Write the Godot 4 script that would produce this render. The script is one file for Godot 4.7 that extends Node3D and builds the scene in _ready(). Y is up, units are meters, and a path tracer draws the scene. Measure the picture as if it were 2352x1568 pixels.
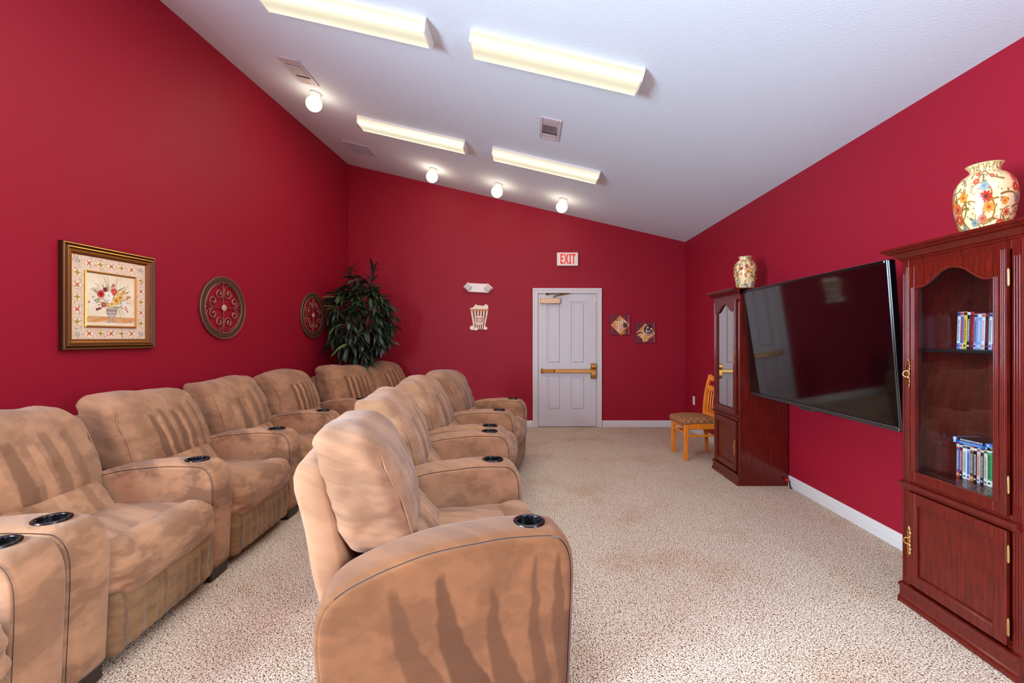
extends Node3D
# A home theatre room. x = right, y = up, -z = away from the camera; metres.
# D is the distance from the camera's plane (world z = -D).

const F := 1045.0           # focal length in pixels of the 2352 x 1568 frame
const PX := 1212.0          # where the optical axis meets the frame
const PY := 775.0
const EYE := 1.37           # camera height
const BACK := 6.99          # distance of the far wall
const RIGHT := 2.42         # x of the TV wall
const REAR := -1.7          # distance of the wall behind the camera
const CEIL_A := 3.395       # ceiling height at x = 0
const CEIL_B := 0.2304      # fall of the ceiling per metre to the right

var M := {}                 # materials
var taken := {}

# ------------------------------------------------------------------ scene helpers
func numbered(called: String) -> String:
	if not taken.has(called):
		taken[called] = 0
		return called
	taken[called] += 1
	return "%s_%03d" % [called, taken[called]]

func tag(o: Node, label: String, category: String, group := "") -> Node:
	o.set_meta("label", label)
	o.set_meta("category", category)
	if group:
		o.set_meta("group", group)
	return o

func thing(called: String, label: String, category: String, at := Vector3.ZERO, turn := 0.0, group := "") -> Node3D:
	var o := Node3D.new()
	o.name = numbered(called)
	add_child(o)
	o.position = at
	o.rotation.y = turn
	tag(o, label, category, group)
	return o

func put(called: String, mesh: Mesh, mat: Material, parent: Node = self, at := Vector3.ZERO, rot := Vector3.ZERO) -> MeshInstance3D:
	var o := MeshInstance3D.new()
	o.name = numbered(called) if parent == self else called
	o.mesh = mesh
	o.material_override = mat
	parent.add_child(o, true)
	o.position = at
	o.rotation = rot
	o.cast_shadow = GeometryInstance3D.SHADOW_CASTING_SETTING_ON
	return o

func struct(called: String, mesh: Mesh, mat: Material) -> MeshInstance3D:
	var o := put(called, mesh, mat)
	o.set_meta("kind", "structure")
	return o

func ceil_y(x: float) -> float:
	return CEIL_A - CEIL_B * x

func left_x(d: float) -> float:
	return -2.756 - 0.058 * (BACK - d)

func at_px(px: float, py: float, d: float) -> Vector3:
	return Vector3((px - PX) * d / F, EYE + (PY - py) * d / F, -d)

# ------------------------------------------------------------------ mesh builder
class Mb:
	var v := PackedVector3Array()
	var uv := PackedVector2Array()
	var t := PackedInt32Array()
	var x := Transform3D()      # applied to what is added

	func add(p: Vector3, w := Vector2.ZERO) -> int:
		v.append(x * p)
		uv.append(w)
		return v.size() - 1

	func tri(a: int, b: int, c: int) -> void:
		t.append(a)
		t.append(b)
		t.append(c)

	func quad(a: int, b: int, c: int, d: int) -> void:
		tri(a, b, c)
		tri(a, c, d)

	func face(pts: Array, w := []) -> void:      # a flat polygon fan with its own corners
		var ids := []
		for i in pts.size():
			ids.append(add(pts[i], w[i] if w else Vector2.ZERO))
		for i in range(1, ids.size() - 1):
			tri(ids[0], ids[i], ids[i + 1])

	func fix(from: int) -> void:                 # turn the triangles added since «from» outward
		var c := Vector3.ZERO
		for i in range(from, t.size()):
			c += v[t[i]]
		c /= maxf(1.0, t.size() - from)
		var vol := 0.0
		for i in range(from, t.size(), 3):
			vol += (v[t[i]] - c).dot((v[t[i + 1]] - c).cross(v[t[i + 2]] - c))
		if vol < 0.0:
			for i in range(from, t.size(), 3):
				var k := t[i + 1]
				t[i + 1] = t[i + 2]
				t[i + 2] = k

	func box(c: Vector3, s: Vector3, b := 0.0) -> void:
		var from := t.size()
		var h := s / 2.0
		b = minf(b, minf(h.x, minf(h.y, h.z)) * 0.9)
		var k := func(sx, sy, sz, ax):           # corner (sx, sy, sz) on the face across axis ax
			var p := Vector3(h.x - b, h.y - b, h.z - b)
			p[ax] = h[ax]
			return c + Vector3(p.x * sx, p.y * sy, p.z * sz)
		for ax in 3:
			for s1 in [-1, 1]:
				var q := []
				for e in [[-1, -1], [1, -1], [1, 1], [-1, 1]]:
					var g := [0, 0, 0]
					g[ax] = s1
					g[(ax + 1) % 3] = e[0] * s1
					g[(ax + 2) % 3] = e[1]
					q.append(k.call(g[0], g[1], g[2], ax))
				face(q, [Vector2(0, 1), Vector2(1, 1), Vector2(1, 0), Vector2(0, 0)])
		if b > 0.0:
			for ax in 3:                          # edges along ax
				var a1 := (ax + 1) % 3
				var a2 := (ax + 2) % 3
				for s1 in [-1, 1]:
					for s2 in [-1, 1]:
						var q := []
						for e in [[-1, a1], [1, a1], [1, a2], [-1, a2]]:
							var g := [0, 0, 0]
							g[ax] = e[0]
							g[a1] = s1
							g[a2] = s2
							q.append(k.call(g[0], g[1], g[2], e[1]))
						if s1 * s2 < 0:
							q.reverse()
						face(q)
			for sx in [-1, 1]:
				for sy in [-1, 1]:
					for sz in [-1, 1]:
						var q := [k.call(sx, sy, sz, 0), k.call(sx, sy, sz, 1), k.call(sx, sy, sz, 2)]
						if sx * sy * sz < 0:
							q.reverse()
						face(q)
		fix(from)

	func tube(pts: Array, r, sides := 8, closed := false) -> void:   # r: a number or an array of radii
		var from := t.size()
		var n := pts.size()
		var ring := []
		var up := Vector3.UP
		for i in n:
			var a: Vector3 = pts[(i - 1 + n) % n] if closed or i > 0 else pts[0]
			var b: Vector3 = pts[(i + 1) % n] if closed or i < n - 1 else pts[n - 1]
			var d := (b - a).normalized()
			if i == 0:
				up = Vector3.UP if absf(d.y) < 0.9 else Vector3.RIGHT
			var s := d.cross(up).normalized()
			up = s.cross(d).normalized()
			var ids := []
			var rr: float = r[i] if r is Array else r
			for k in sides:
				var w := TAU * k / sides
				ids.append(add(pts[i] + (s * cos(w) + up * sin(w)) * rr, Vector2(float(k) / sides, float(i) / n)))
			ring.append(ids)
		for i in (n if closed else n - 1):
			for k in sides:
				var p: Array = ring[i]
				var q: Array = ring[(i + 1) % n]
				quad(p[k], p[(k + 1) % sides], q[(k + 1) % sides], q[k])
		if not closed:
			for e in [0, n - 1]:
				var c := add(pts[e], Vector2(0.5, 0.5))
				for k in sides:
					if e == 0:
						tri(c, ring[e][(k + 1) % sides], ring[e][k])
					else:
						tri(c, ring[e][k], ring[e][(k + 1) % sides])
		fix(from)

	func lathe(prof: Array, seg := 32, flip := false) -> void:       # prof: Vector2(r, y) from bottom to top
		var from := t.size()
		var rows := []
		for i in prof.size():
			var ids := []
			for k in seg + 1:
				var w := TAU * k / seg
				ids.append(add(Vector3(cos(w) * prof[i].x, prof[i].y, sin(w) * prof[i].x), Vector2(float(k) / seg, 1.0 - float(i) / (prof.size() - 1))))
			rows.append(ids)
		for i in prof.size() - 1:
			for k in seg:
				if flip:
					quad(rows[i][k], rows[i][k + 1], rows[i + 1][k + 1], rows[i + 1][k])
				else:
					quad(rows[i][k], rows[i + 1][k], rows[i + 1][k + 1], rows[i][k + 1])
		fix(from)

	func prism(poly: PackedVector2Array, z0: float, z1: float, bevel := 0.0) -> void:   # outline in x, y; extruded along z; the z1 side may be bevelled
		var from := t.size()
		if Geometry2D.is_polygon_clockwise(poly):
			poly.reverse()
		var n := poly.size()
		var lo := Vector2(INF, INF)
		var hi := -lo
		for p in poly:
			lo = lo.min(p)
			hi = hi.max(p)
		var inner := poly.duplicate()
		if bevel > 0.0:
			for i in n:
				var a := (poly[i] - poly[(i - 1 + n) % n]).normalized()
				var b := (poly[(i + 1) % n] - poly[i]).normalized()
				var m := (Vector2(-a.y, a.x) + Vector2(-b.y, b.x))
				m = m.normalized() / maxf(0.5, sqrt(maxf(0.01, (1.0 + a.dot(b)) / 2.0)))
				inner[i] = poly[i] + m * bevel
		var w := func(p: Vector2): return Vector2((p.x - lo.x) / (hi.x - lo.x), 1.0 - (p.y - lo.y) / (hi.y - lo.y))
		var s := signf(z1 - z0)
		var rows := [[poly, z0], [poly, z1 - s * bevel]]
		if bevel > 0.0:
			rows.append([inner, z1])
		for r in rows.size() - 1:
			for i in n:
				var j := (i + 1) % n
				var p: PackedVector2Array = rows[r][0]
				var q: PackedVector2Array = rows[r + 1][0]
				face([Vector3(p[i].x, p[i].y, rows[r][1]), Vector3(p[j].x, p[j].y, rows[r][1]), Vector3(q[j].x, q[j].y, rows[r + 1][1]), Vector3(q[i].x, q[i].y, rows[r + 1][1])], [w.call(p[i]), w.call(p[j]), w.call(q[j]), w.call(q[i])])
		var tri_ids := Geometry2D.triangulate_polygon(poly)
		for e in [0, rows.size() - 1]:
			var p: PackedVector2Array = rows[e][0]
			var ids := []
			for i in n:
				ids.append(add(Vector3(p[i].x, p[i].y, rows[e][1]), w.call(p[i])))
			for i in range(0, tri_ids.size(), 3):
				if (e == 0) == (s > 0):
					tri(ids[tri_ids[i]], ids[tri_ids[i + 2]], ids[tri_ids[i + 1]])
				else:
					tri(ids[tri_ids[i]], ids[tri_ids[i + 1]], ids[tri_ids[i + 2]])
		fix(from)

	func moulding(prof: Array, path: Array) -> void:    # prof: Vector2(out, y) from bottom to top; path: Vector2(x, z) corners, the outside on its right hand
		var from := t.size()
		var n := path.size()
		var rows := []
		for i in n:
			var a: Vector2 = (path[i] - path[i - 1]).normalized() if i > 0 else (path[1] - path[0]).normalized()
			var b: Vector2 = (path[i + 1] - path[i]).normalized() if i < n - 1 else a
			var m := (Vector2(a.y, -a.x) + Vector2(b.y, -b.x))
			m = m.normalized() / maxf(0.3, sqrt((1.0 + a.dot(b)) / 2.0))
			var row := []
			for q in prof:
				row.append(Vector3(path[i].x + m.x * q.x, q.y, path[i].y + m.y * q.x))
			rows.append(row)
		for i in n - 1:
			for k in prof.size() - 1:
				face([rows[i][k], rows[i + 1][k], rows[i + 1][k + 1], rows[i][k + 1]])
			var e := prof.size() - 1
			face([rows[i][e], rows[i + 1][e], Vector3(path[i + 1].x, prof[e].y, path[i + 1].y), Vector3(path[i].x, prof[e].y, path[i].y)])
			face([rows[i][0], Vector3(path[i].x, prof[0].y, path[i].y), Vector3(path[i + 1].x, prof[0].y, path[i + 1].y), rows[i + 1][0]])
		var flat := PackedVector2Array()
		for q in prof:
			flat.append(q)
		if prof[prof.size() - 1].x > 1e-4:
			flat.append(Vector2(0, prof[prof.size() - 1].y))
		if prof[0].x > 1e-4:
			flat.append(Vector2(0, prof[0].y))
		var cap := Geometry2D.triangulate_polygon(flat)
		for i in [0, n - 1]:
			for k in range(0, cap.size(), 3):
				var pts := []
				for c in 3:
					var id: int = cap[k + c]
					pts.append(rows[i][id] if id < prof.size() else Vector3(path[i].x, flat[id].y, path[i].y))
				face(pts)
		fix(from)

	# a stuffed cushion: a rounded box, bulged, wrinkled and bent by «warp»
	func puff(s: Vector3, r: float, n: Vector3i, bulge: Vector3, wrinkle: float, sd: int, warp: Callable) -> void:
		var from := t.size()
		var h := s / 2.0
		var noise := FastNoiseLite.new()
		noise.seed = sd
		noise.frequency = 4.5
		noise.fractal_octaves = 2
		var key := {}
		var point := func(c: Vector3) -> int:
			var id := Vector3i((c * 4096.0).round())
			if key.has(id):
				return key[id]
			var e := Vector3.ZERO
			for i in 3:
				var g: float = c[i]
				e[i] = h[i] * (0.55 * g + 0.45 * sin(g * PI / 2.0))
			var q := e.clamp(-(h - Vector3.ONE * r), h - Vector3.ONE * r)
			var nn := (e - q)
			var dir := nn.normalized() if nn.length() > 1e-5 else Vector3.ZERO
			var p := q + dir * r if dir != Vector3.ZERO else e
			var u := p / h
			var far := maxf(absf(u.x), maxf(absf(u.y), absf(u.z)))
			p.x += bulge.x * u.x * maxf(0, 1 - u.y * u.y) * maxf(0, 1 - u.z * u.z)
			p.y += bulge.y * u.y * maxf(0, 1 - u.x * u.x) * maxf(0, 1 - u.z * u.z)
			p.z += bulge.z * u.z * maxf(0, 1 - u.y * u.y) * maxf(0, 1 - u.x * u.x)
			var edge := smoothstep(0.55, 1.0, absf(u.z)) + 0.5 * far
			var crease := noise.get_noise_3d(p.x * 1.2 + sd, p.y * 2.0, p.z * 0.9) + 0.22 * noise.get_noise_3d(p.x * 2.0 + sd, p.y * 7.0 + p.z * 2.0, p.z * 1.5) * smoothstep(0.3, 0.9, absf(u.z))
			p += u.normalized() * wrinkle * edge * crease
			var w := Vector2(0.5 - u.z * 0.44 + p.x * 0.55, 0.5 - u.y * 0.44 - p.x * 0.4)
			key[id] = add(warp.call(p), w)
			return key[id]
		for ax in 3:
			var a1 := (ax + 1) % 3
			var a2 := (ax + 2) % 3
			for sg in [-1.0, 1.0]:
				for i in n[a1]:
					for j in n[a2]:
						var ids := []
						for e in [[0, 0], [1, 0], [1, 1], [0, 1]]:
							var c := Vector3.ZERO
							c[ax] = sg
							c[a1] = -1.0 + 2.0 * (i + e[0]) / n[a1]
							c[a2] = -1.0 + 2.0 * (j + e[1]) / n[a2]
							ids.append(point.call(c))
						if sg < 0:
							quad(ids[0], ids[3], ids[2], ids[1])
						else:
							quad(ids[0], ids[1], ids[2], ids[3])
		fix(from)

	func commit() -> ArrayMesh:
		var nrm := PackedVector3Array()
		nrm.resize(v.size())
		for i in range(0, t.size(), 3):
			var c := (v[t[i + 1]] - v[t[i]]).cross(v[t[i + 2]] - v[t[i]])
			for k in 3:
				nrm[t[i + k]] += c
		for i in nrm.size():
			nrm[i] = nrm[i].normalized() if nrm[i].length_squared() > 0.0 else Vector3.UP
		var idx := t.duplicate()
		for i in range(0, idx.size(), 3):        # Godot's front faces run clockwise
			var k := idx[i + 1]
			idx[i + 1] = idx[i + 2]
			idx[i + 2] = k
		var arr := []
		arr.resize(Mesh.ARRAY_MAX)
		arr[Mesh.ARRAY_VERTEX] = v
		arr[Mesh.ARRAY_NORMAL] = nrm
		arr[Mesh.ARRAY_TEX_UV] = uv
		arr[Mesh.ARRAY_INDEX] = idx
		var m := ArrayMesh.new()
		m.add_surface_from_arrays(Mesh.PRIMITIVE_TRIANGLES, arr)
		return m

func boxm(c: Vector3, s: Vector3, b := 0.0) -> ArrayMesh:
	var m := Mb.new()
	m.box(c, s, b)
	return m.commit()

func same(p: Vector3) -> Vector3:
	return p

func spline(pts: Array, per := 6, closed := false) -> PackedVector2Array:
	var out := PackedVector2Array()
	var n := pts.size()
	for i in (n if closed else n - 1):
		var a: Vector2 = pts[(i - 1 + n) % n] if closed or i > 0 else pts[0]
		var b: Vector2 = pts[i]
		var c: Vector2 = pts[(i + 1) % n]
		var d: Vector2 = pts[(i + 2) % n] if closed or i < n - 2 else pts[n - 1]
		for k in per:
			out.append(b.cubic_interpolate(c, a, d, float(k) / per))
	if not closed:
		out.append(pts[n - 1])
	return out

# ------------------------------------------------------------------ painting on images
func disc(im: Image, c: Vector2, r: Vector2, col: Color, soft := 0.15, turn := 0.0, wrap := false) -> void:
	var m := maxf(r.x, r.y) + 1.0
	var w := im.get_width()
	for y in range(maxi(0, int(c.y - m)), mini(im.get_height(), int(c.y + m) + 1)):
		for x in range(int(c.x - m), int(c.x + m) + 1):
			if not wrap and (x < 0 or x >= w):
				continue
			var p := (Vector2(x, y) - c).rotated(-turn) / r
			var k := 1.0 - smoothstep(1.0 - soft, 1.0 + soft, p.length())
			if k > 0.0:
				var xx := posmod(x, w)
				im.set_pixel(xx, y, im.get_pixel(xx, y).lerp(col, k * col.a))

func stroke(im: Image, pts: PackedVector2Array, w0: float, w1: float, col: Color, wrap := false) -> void:
	for i in pts.size() - 1:
		var n := maxi(1, int(pts[i].distance_to(pts[i + 1]) / maxf(0.7, minf(w0, w1) * 0.6)))
		for k in n:
			var f := (i + float(k) / n) / (pts.size() - 1)
			var r := lerpf(w0, w1, f)
			disc(im, pts[i].lerp(pts[i + 1], float(k) / n), Vector2(r, r), col, 0.35, 0.0, wrap)

func petals(im: Image, c: Vector2, r: float, n: int, col: Color, heart: Color, wrap := false) -> void:
	for i in n:
		var w := TAU * i / n
		disc(im, c + Vector2(cos(w), sin(w)) * r * 0.6, Vector2(r * 0.5, r * 0.24), col, 0.25, w, wrap)
	disc(im, c, Vector2(r, r) * 0.33, heart, 0.3, 0.0, wrap)

func tex(im: Image) -> ImageTexture:
	return ImageTexture.create_from_image(im)

func blank(w: int, h: int, col: Color) -> Image:
	var im := Image.create_empty(w, h, false, Image.FORMAT_RGB8)
	im.fill(col)
	return im

func noise_tex(freq: float, ramp: Array, size := 512, sd := 1, octaves := 4, kind := FastNoiseLite.TYPE_SIMPLEX_SMOOTH, warp := 0.0) -> NoiseTexture2D:
	var n := FastNoiseLite.new()
	n.seed = sd
	n.frequency = freq
	n.noise_type = kind
	n.fractal_octaves = octaves
	if octaves <= 1:
		n.fractal_type = FastNoiseLite.FRACTAL_NONE
	if warp > 0.0:
		n.domain_warp_enabled = true
		n.domain_warp_amplitude = warp
		n.domain_warp_frequency = freq * 0.7
		n.domain_warp_fractal_type = FastNoiseLite.DOMAIN_WARP_FRACTAL_NONE
	var t := NoiseTexture2D.new()
	t.width = size
	t.height = size
	t.seamless = true
	t.seamless_blend_skirt = 0.2
	t.noise = n
	if ramp:
		var g := Gradient.new()
		var offs := PackedFloat32Array()
		var cols := PackedColorArray()
		for r in ramp:
			offs.append(r[0])
			cols.append(r[1])
		g.offsets = offs
		g.colors = cols
		t.color_ramp = g
	return t

func mat(col: Color, rough := 0.6, metal := 0.0) -> StandardMaterial3D:
	var m := StandardMaterial3D.new()
	m.albedo_color = col
	m.roughness = rough
	m.metallic = metal
	return m

func rgb8(r: float, g: float, b: float) -> Color:
	return Color(r / 255.0, g / 255.0, b / 255.0)

# lights: the strength of the daylight, of each fluorescent fixture and of each globe
const WINDOW_E := 59.0
const WINDOW_D := -0.5     # the windows' place along the side walls, behind the camera's plane
const WINDOW_Y := 1.75
const TUBE_E := 1.05
const GLOBE_E := 0.07
# the two air vents in the ceiling
const VENT_X := [-2.168, 0.213]
const VENT_D := 4.312
const VENT_W := 0.20
const VENT_L := 0.43

# ------------------------------------------------------------------ materials
# brushed suede: the nap lies one way or the other in marks with edges of their own
func suede_tex(sd: int, stripes: Array, blot: float, w := 256, h := 256, base := Color(0.65, 0.485, 0.36)) -> ImageTexture:
	var n1 := FastNoiseLite.new()
	n1.seed = sd
	n1.frequency = 0.012
	n1.fractal_octaves = 3
	var n2 := FastNoiseLite.new()
	n2.seed = sd + 5
	n2.frequency = 0.045
	n2.fractal_octaves = 3
	var dark := base * Color(0.70, 0.66, 0.62)
	var light := base * Color(1.20, 1.20, 1.19)
	var bytes := PackedByteArray()
	bytes.resize(w * h * 3)
	for y in h:
		var v := float(y) / h
		var wob := n1.get_noise_2d(7.0, y * 256.0 / h) * 0.02
		for x in w:
			var u := float(x) / w
			var a := n1.get_noise_2d(x * 256.0 / w, y * 256.0 / h)
			var b := n2.get_noise_2d(x * 256.0 / w, y * 256.0 / h)
			var c := base.lerp(dark, blot * smoothstep(-0.02, 0.26, a + b * 0.5))
			c = c.lerp(light, blot * 0.7 * smoothstep(0.0, 0.3, -a + b * 0.45))
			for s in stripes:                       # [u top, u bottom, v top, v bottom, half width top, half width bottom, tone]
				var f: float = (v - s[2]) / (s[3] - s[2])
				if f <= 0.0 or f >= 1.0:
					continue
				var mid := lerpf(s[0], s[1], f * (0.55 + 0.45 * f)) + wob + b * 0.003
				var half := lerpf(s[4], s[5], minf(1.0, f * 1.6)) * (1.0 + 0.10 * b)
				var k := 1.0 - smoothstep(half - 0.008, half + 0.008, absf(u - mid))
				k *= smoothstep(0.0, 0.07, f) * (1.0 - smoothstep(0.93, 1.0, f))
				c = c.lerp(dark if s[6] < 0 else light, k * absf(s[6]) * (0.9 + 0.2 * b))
			c = c * (1.0 + 0.05 * b)
			var i := (y * w + x) * 3
			bytes[i] = clampi(int(c.r * 255.0), 0, 255)
			bytes[i + 1] = clampi(int(c.g * 255.0), 0, 255)
			bytes[i + 2] = clampi(int(c.b * 255.0), 0, 255)
	return tex(Image.create_from_data(w, h, false, Image.FORMAT_RGB8, bytes))

func suede(t: Texture2D) -> StandardMaterial3D:
	var m := mat(Color.WHITE, 0.88)
	m.albedo_texture = t
	m.texture_repeat = false
	m.rim_enabled = true
	m.rim = 0.35
	m.rim_tint = 0.6
	m.metallic_specular = 0.25
	return m

func make_materials() -> void:
	# paint and plaster
	var peel := noise_tex(0.05, [], 512, 3, 3)
	var wall := mat(rgb8(152, 19, 42), 0.55)
	wall.metallic_specular = 0.35
	wall.heightmap_enabled = true
	wall.heightmap_texture = peel
	wall.heightmap_scale = 0.05
	wall.uv1_triplanar = true
	wall.uv1_world_triplanar = true
	wall.uv1_scale = Vector3(2.5, 2.5, 2.5)
	M.wall = wall
	var plaster := mat(rgb8(217, 228, 240), 0.9)
	plaster.heightmap_enabled = true
	plaster.heightmap_texture = peel
	plaster.heightmap_scale = 0.08
	plaster.uv1_triplanar = true
	plaster.uv1_world_triplanar = true
	plaster.uv1_scale = Vector3(2.0, 2.0, 2.0)
	M.ceiling = plaster
	M.trim = mat(rgb8(216, 214, 212), 0.4)
	M.door = mat(rgb8(206, 204, 207), 0.45)
	# carpet: beige loops flecked with brown
	var carpet := mat(Color.WHITE, 1.0)
	carpet.metallic_specular = 0.1
	carpet.albedo_texture = noise_tex(0.085, [[0.0, rgb8(104, 72, 54)], [0.22, rgb8(136, 100, 76)], [0.32, rgb8(190, 163, 137)], [0.41, rgb8(224, 210, 190)], [0.60, rgb8(236, 226, 208)], [0.70, rgb8(212, 180, 152)], [0.78, rgb8(232, 218, 198)], [1.0, rgb8(244, 238, 224)]], 2048, 11, 1, FastNoiseLite.TYPE_SIMPLEX, 22.0)
	carpet.albedo_texture.seamless = false
	carpet.heightmap_enabled = true
	carpet.heightmap_texture = noise_tex(0.16, [], 1024, 12, 2, FastNoiseLite.TYPE_SIMPLEX, 8.0)
	carpet.heightmap_scale = 0.35
	carpet.uv1_triplanar = true
	carpet.uv1_world_triplanar = true
	carpet.uv1_scale = Vector3(0.62, 0.62, 0.62)
	carpet.detail_enabled = true
	carpet.detail_blend_mode = BaseMaterial3D.BLEND_MODE_MUL
	carpet.detail_albedo = noise_tex(0.009, [[0.0, Color(0.96, 0.90, 0.86)], [0.22, Color(0.98, 0.96, 0.94)], [0.40, Color.WHITE], [1.0, Color.WHITE]], 512, 21, 4)
	carpet.detail_uv_layer = BaseMaterial3D.DETAIL_UV_2
	carpet.uv2_triplanar = true
	carpet.uv2_world_triplanar = true
	carpet.uv2_scale = Vector3(0.3, 0.3, 0.3)
	M.carpet = carpet
	# suede
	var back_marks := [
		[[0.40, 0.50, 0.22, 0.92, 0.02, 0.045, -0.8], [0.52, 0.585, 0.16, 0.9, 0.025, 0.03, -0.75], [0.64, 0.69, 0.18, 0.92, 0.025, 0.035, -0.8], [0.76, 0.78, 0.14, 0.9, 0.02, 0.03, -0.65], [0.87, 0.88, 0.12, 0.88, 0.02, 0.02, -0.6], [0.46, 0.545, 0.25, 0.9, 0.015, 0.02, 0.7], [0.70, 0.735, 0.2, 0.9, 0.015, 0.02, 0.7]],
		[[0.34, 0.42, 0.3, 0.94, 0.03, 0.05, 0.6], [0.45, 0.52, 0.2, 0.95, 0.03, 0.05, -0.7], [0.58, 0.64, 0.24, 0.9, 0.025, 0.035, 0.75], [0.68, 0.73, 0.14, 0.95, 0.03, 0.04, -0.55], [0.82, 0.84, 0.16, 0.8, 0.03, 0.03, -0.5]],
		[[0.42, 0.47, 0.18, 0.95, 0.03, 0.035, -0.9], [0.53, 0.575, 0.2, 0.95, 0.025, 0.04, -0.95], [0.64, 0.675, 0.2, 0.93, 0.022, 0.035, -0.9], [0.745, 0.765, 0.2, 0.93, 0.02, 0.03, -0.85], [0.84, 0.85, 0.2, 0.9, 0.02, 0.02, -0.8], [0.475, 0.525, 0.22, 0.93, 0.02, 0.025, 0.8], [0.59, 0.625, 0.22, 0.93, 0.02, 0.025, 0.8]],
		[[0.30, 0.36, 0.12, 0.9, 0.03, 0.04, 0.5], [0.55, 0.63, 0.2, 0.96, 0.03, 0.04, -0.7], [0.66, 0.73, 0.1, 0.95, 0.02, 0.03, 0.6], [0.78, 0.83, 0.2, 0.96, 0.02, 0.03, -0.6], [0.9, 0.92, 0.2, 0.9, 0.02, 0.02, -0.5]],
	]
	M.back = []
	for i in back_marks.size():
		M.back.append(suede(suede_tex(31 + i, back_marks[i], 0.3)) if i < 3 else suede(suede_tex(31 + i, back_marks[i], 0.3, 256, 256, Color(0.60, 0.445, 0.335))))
	M.arm = [suede(suede_tex(51, [], 0.55)), suede(suede_tex(57, [], 0.45)), suede(suede_tex(63, [], 0.35))]
	M.arm_near = suede(suede_tex(71, [[0.20, 0.50, 0.22, 1.15, 0.010, 0.07, -0.6], [0.355, 0.62, 0.17, 1.15, 0.010, 0.068, -0.9], [0.55, 0.70, 0.27, 1.15, 0.006, 0.055, -0.75], [0.70, 0.80, 0.13, 1.15, 0.004, 0.032, -0.7], [0.79, 0.92, 0.13, 1.15, 0.008, 0.045, -0.75], [0.885, 0.98, 0.10, 1.15, 0.02, 0.05, -0.5]], 0.28, 512, 384, Color(0.50, 0.33, 0.21)))
	M.seat = [suede(suede_tex(81, [[0.2, 0.3, 0.0, 1.0, 0.04, 0.06, 0.5], [0.42, 0.5, 0.0, 0.8, 0.03, 0.05, -0.5], [0.62, 0.7, 0.1, 1.0, 0.03, 0.05, 0.5], [0.8, 0.85, 0.0, 0.9, 0.03, 0.04, -0.5]], 0.35)), suede(suede_tex(83, [], 0.42))]
	M.plain = suede(suede_tex(91, [], 0.25))
	M.panel = suede(suede_tex(95, [[0.15, 0.17, 0.0, 1.0, 0.01, 0.015, -0.5], [0.3, 0.31, 0.2, 1.0, 0.01, 0.012, 0.25], [0.45, 0.46, 0.1, 1.0, 0.012, 0.012, -0.5], [0.62, 0.62, 0.1, 1.0, 0.01, 0.012, 0.25], [0.8, 0.81, 0.2, 1.0, 0.01, 0.015, -0.5]], 0.3, 256, 256, Color(0.55, 0.42, 0.29)))
	M.panel.roughness = 0.55
	M.seam = M.plain
	M.foot = mat(rgb8(44, 28, 22), 0.45)
	M.cup = mat(rgb8(12, 13, 17), 0.22)
	# cherry wood with a lacquer coat
	var grain := noise_tex(0.02, [[0.0, rgb8(70, 13, 8)], [0.4, rgb8(88, 18, 10)], [0.65, rgb8(97, 21, 11)], [1.0, rgb8(110, 27, 14)]], 512, 41, 5)
	var wood := mat(Color.WHITE, 0.38)
	wood.albedo_texture = grain
	wood.uv1_triplanar = true
	wood.uv1_scale = Vector3(5.0, 0.55, 5.0)
	wood.clearcoat_enabled = true
	wood.clearcoat = 0.5
	wood.metallic_specular = 0.3
	wood.clearcoat_roughness = 0.12
	M.wood = wood
	var oak := mat(Color.WHITE, 0.35)
	oak.albedo_texture = noise_tex(0.02, [[0.0, rgb8(214, 110, 20)], [0.5, rgb8(238, 136, 32)], [1.0, rgb8(246, 158, 54)]], 256, 43, 4)
	oak.uv1_triplanar = true
	oak.uv1_scale = Vector3(6.0, 0.8, 6.0)
	oak.clearcoat_enabled = true
	oak.clearcoat = 0.4
	M.oak = oak
	M.brass = mat(rgb8(206, 166, 100), 0.3, 1.0)
	M.old_brass = mat(rgb8(186, 138, 66), 0.34, 1.0)
	M.satin = mat(rgb8(214, 180, 146), 0.45, 0.35)
	M.bronze = mat(rgb8(92, 62, 34), 0.4, 0.9)
	M.steel = mat(rgb8(120, 118, 120), 0.3, 1.0)
	var pane := mat(Color(0.3, 0.3, 0.3, 0.015), 0.02)
	pane.transparency = BaseMaterial3D.TRANSPARENCY_ALPHA
	pane.metallic_specular = 1.0
	M.pane = pane
	M.mirror_pane = mat(rgb8(190, 182, 182), 0.03, 1.0)
	M.screen = mat(rgb8(4, 3, 4), 0.06)
	M.screen.metallic_specular = 1.0
	M.bezel = mat(rgb8(8, 8, 10), 0.18)
	M.bezel_strip = mat(rgb8(86, 84, 88), 0.3, 0.8)
	M.black = mat(rgb8(14, 13, 14), 0.5)
	# wall things
	M.iron = mat(rgb8(84, 56, 46), 0.5, 0.2)
	M.iron_rod = mat(rgb8(150, 84, 70), 0.4, 0.35)
	M.curl = mat(rgb8(160, 118, 88), 0.4, 0.4)
	M.gold = mat(rgb8(196, 140, 62), 0.32, 0.85)
	M.gold_dark = mat(rgb8(70, 38, 20), 0.35, 0.5)
	M.cream = mat(rgb8(240, 228, 196), 0.5)
	M.white_plastic = mat(rgb8(236, 230, 220), 0.45)
	M.lamp_lens = mat(rgb8(206, 196, 206), 0.2)
	M.red_letter = mat(rgb8(222, 40, 24), 0.5)
	M.red_letter.emission_enabled = true
	M.red_letter.emission = rgb8(200, 24, 12)
	M.red_letter.emission_energy_multiplier = 0.35
	M.maroon = mat(rgb8(128, 54, 56), 0.6)
	M.tan = mat(rgb8(206, 140, 84), 0.6)
	M.letters = mat(rgb8(170, 70, 78), 0.6)
	M.duct = mat(rgb8(128, 128, 130), 0.6)
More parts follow.
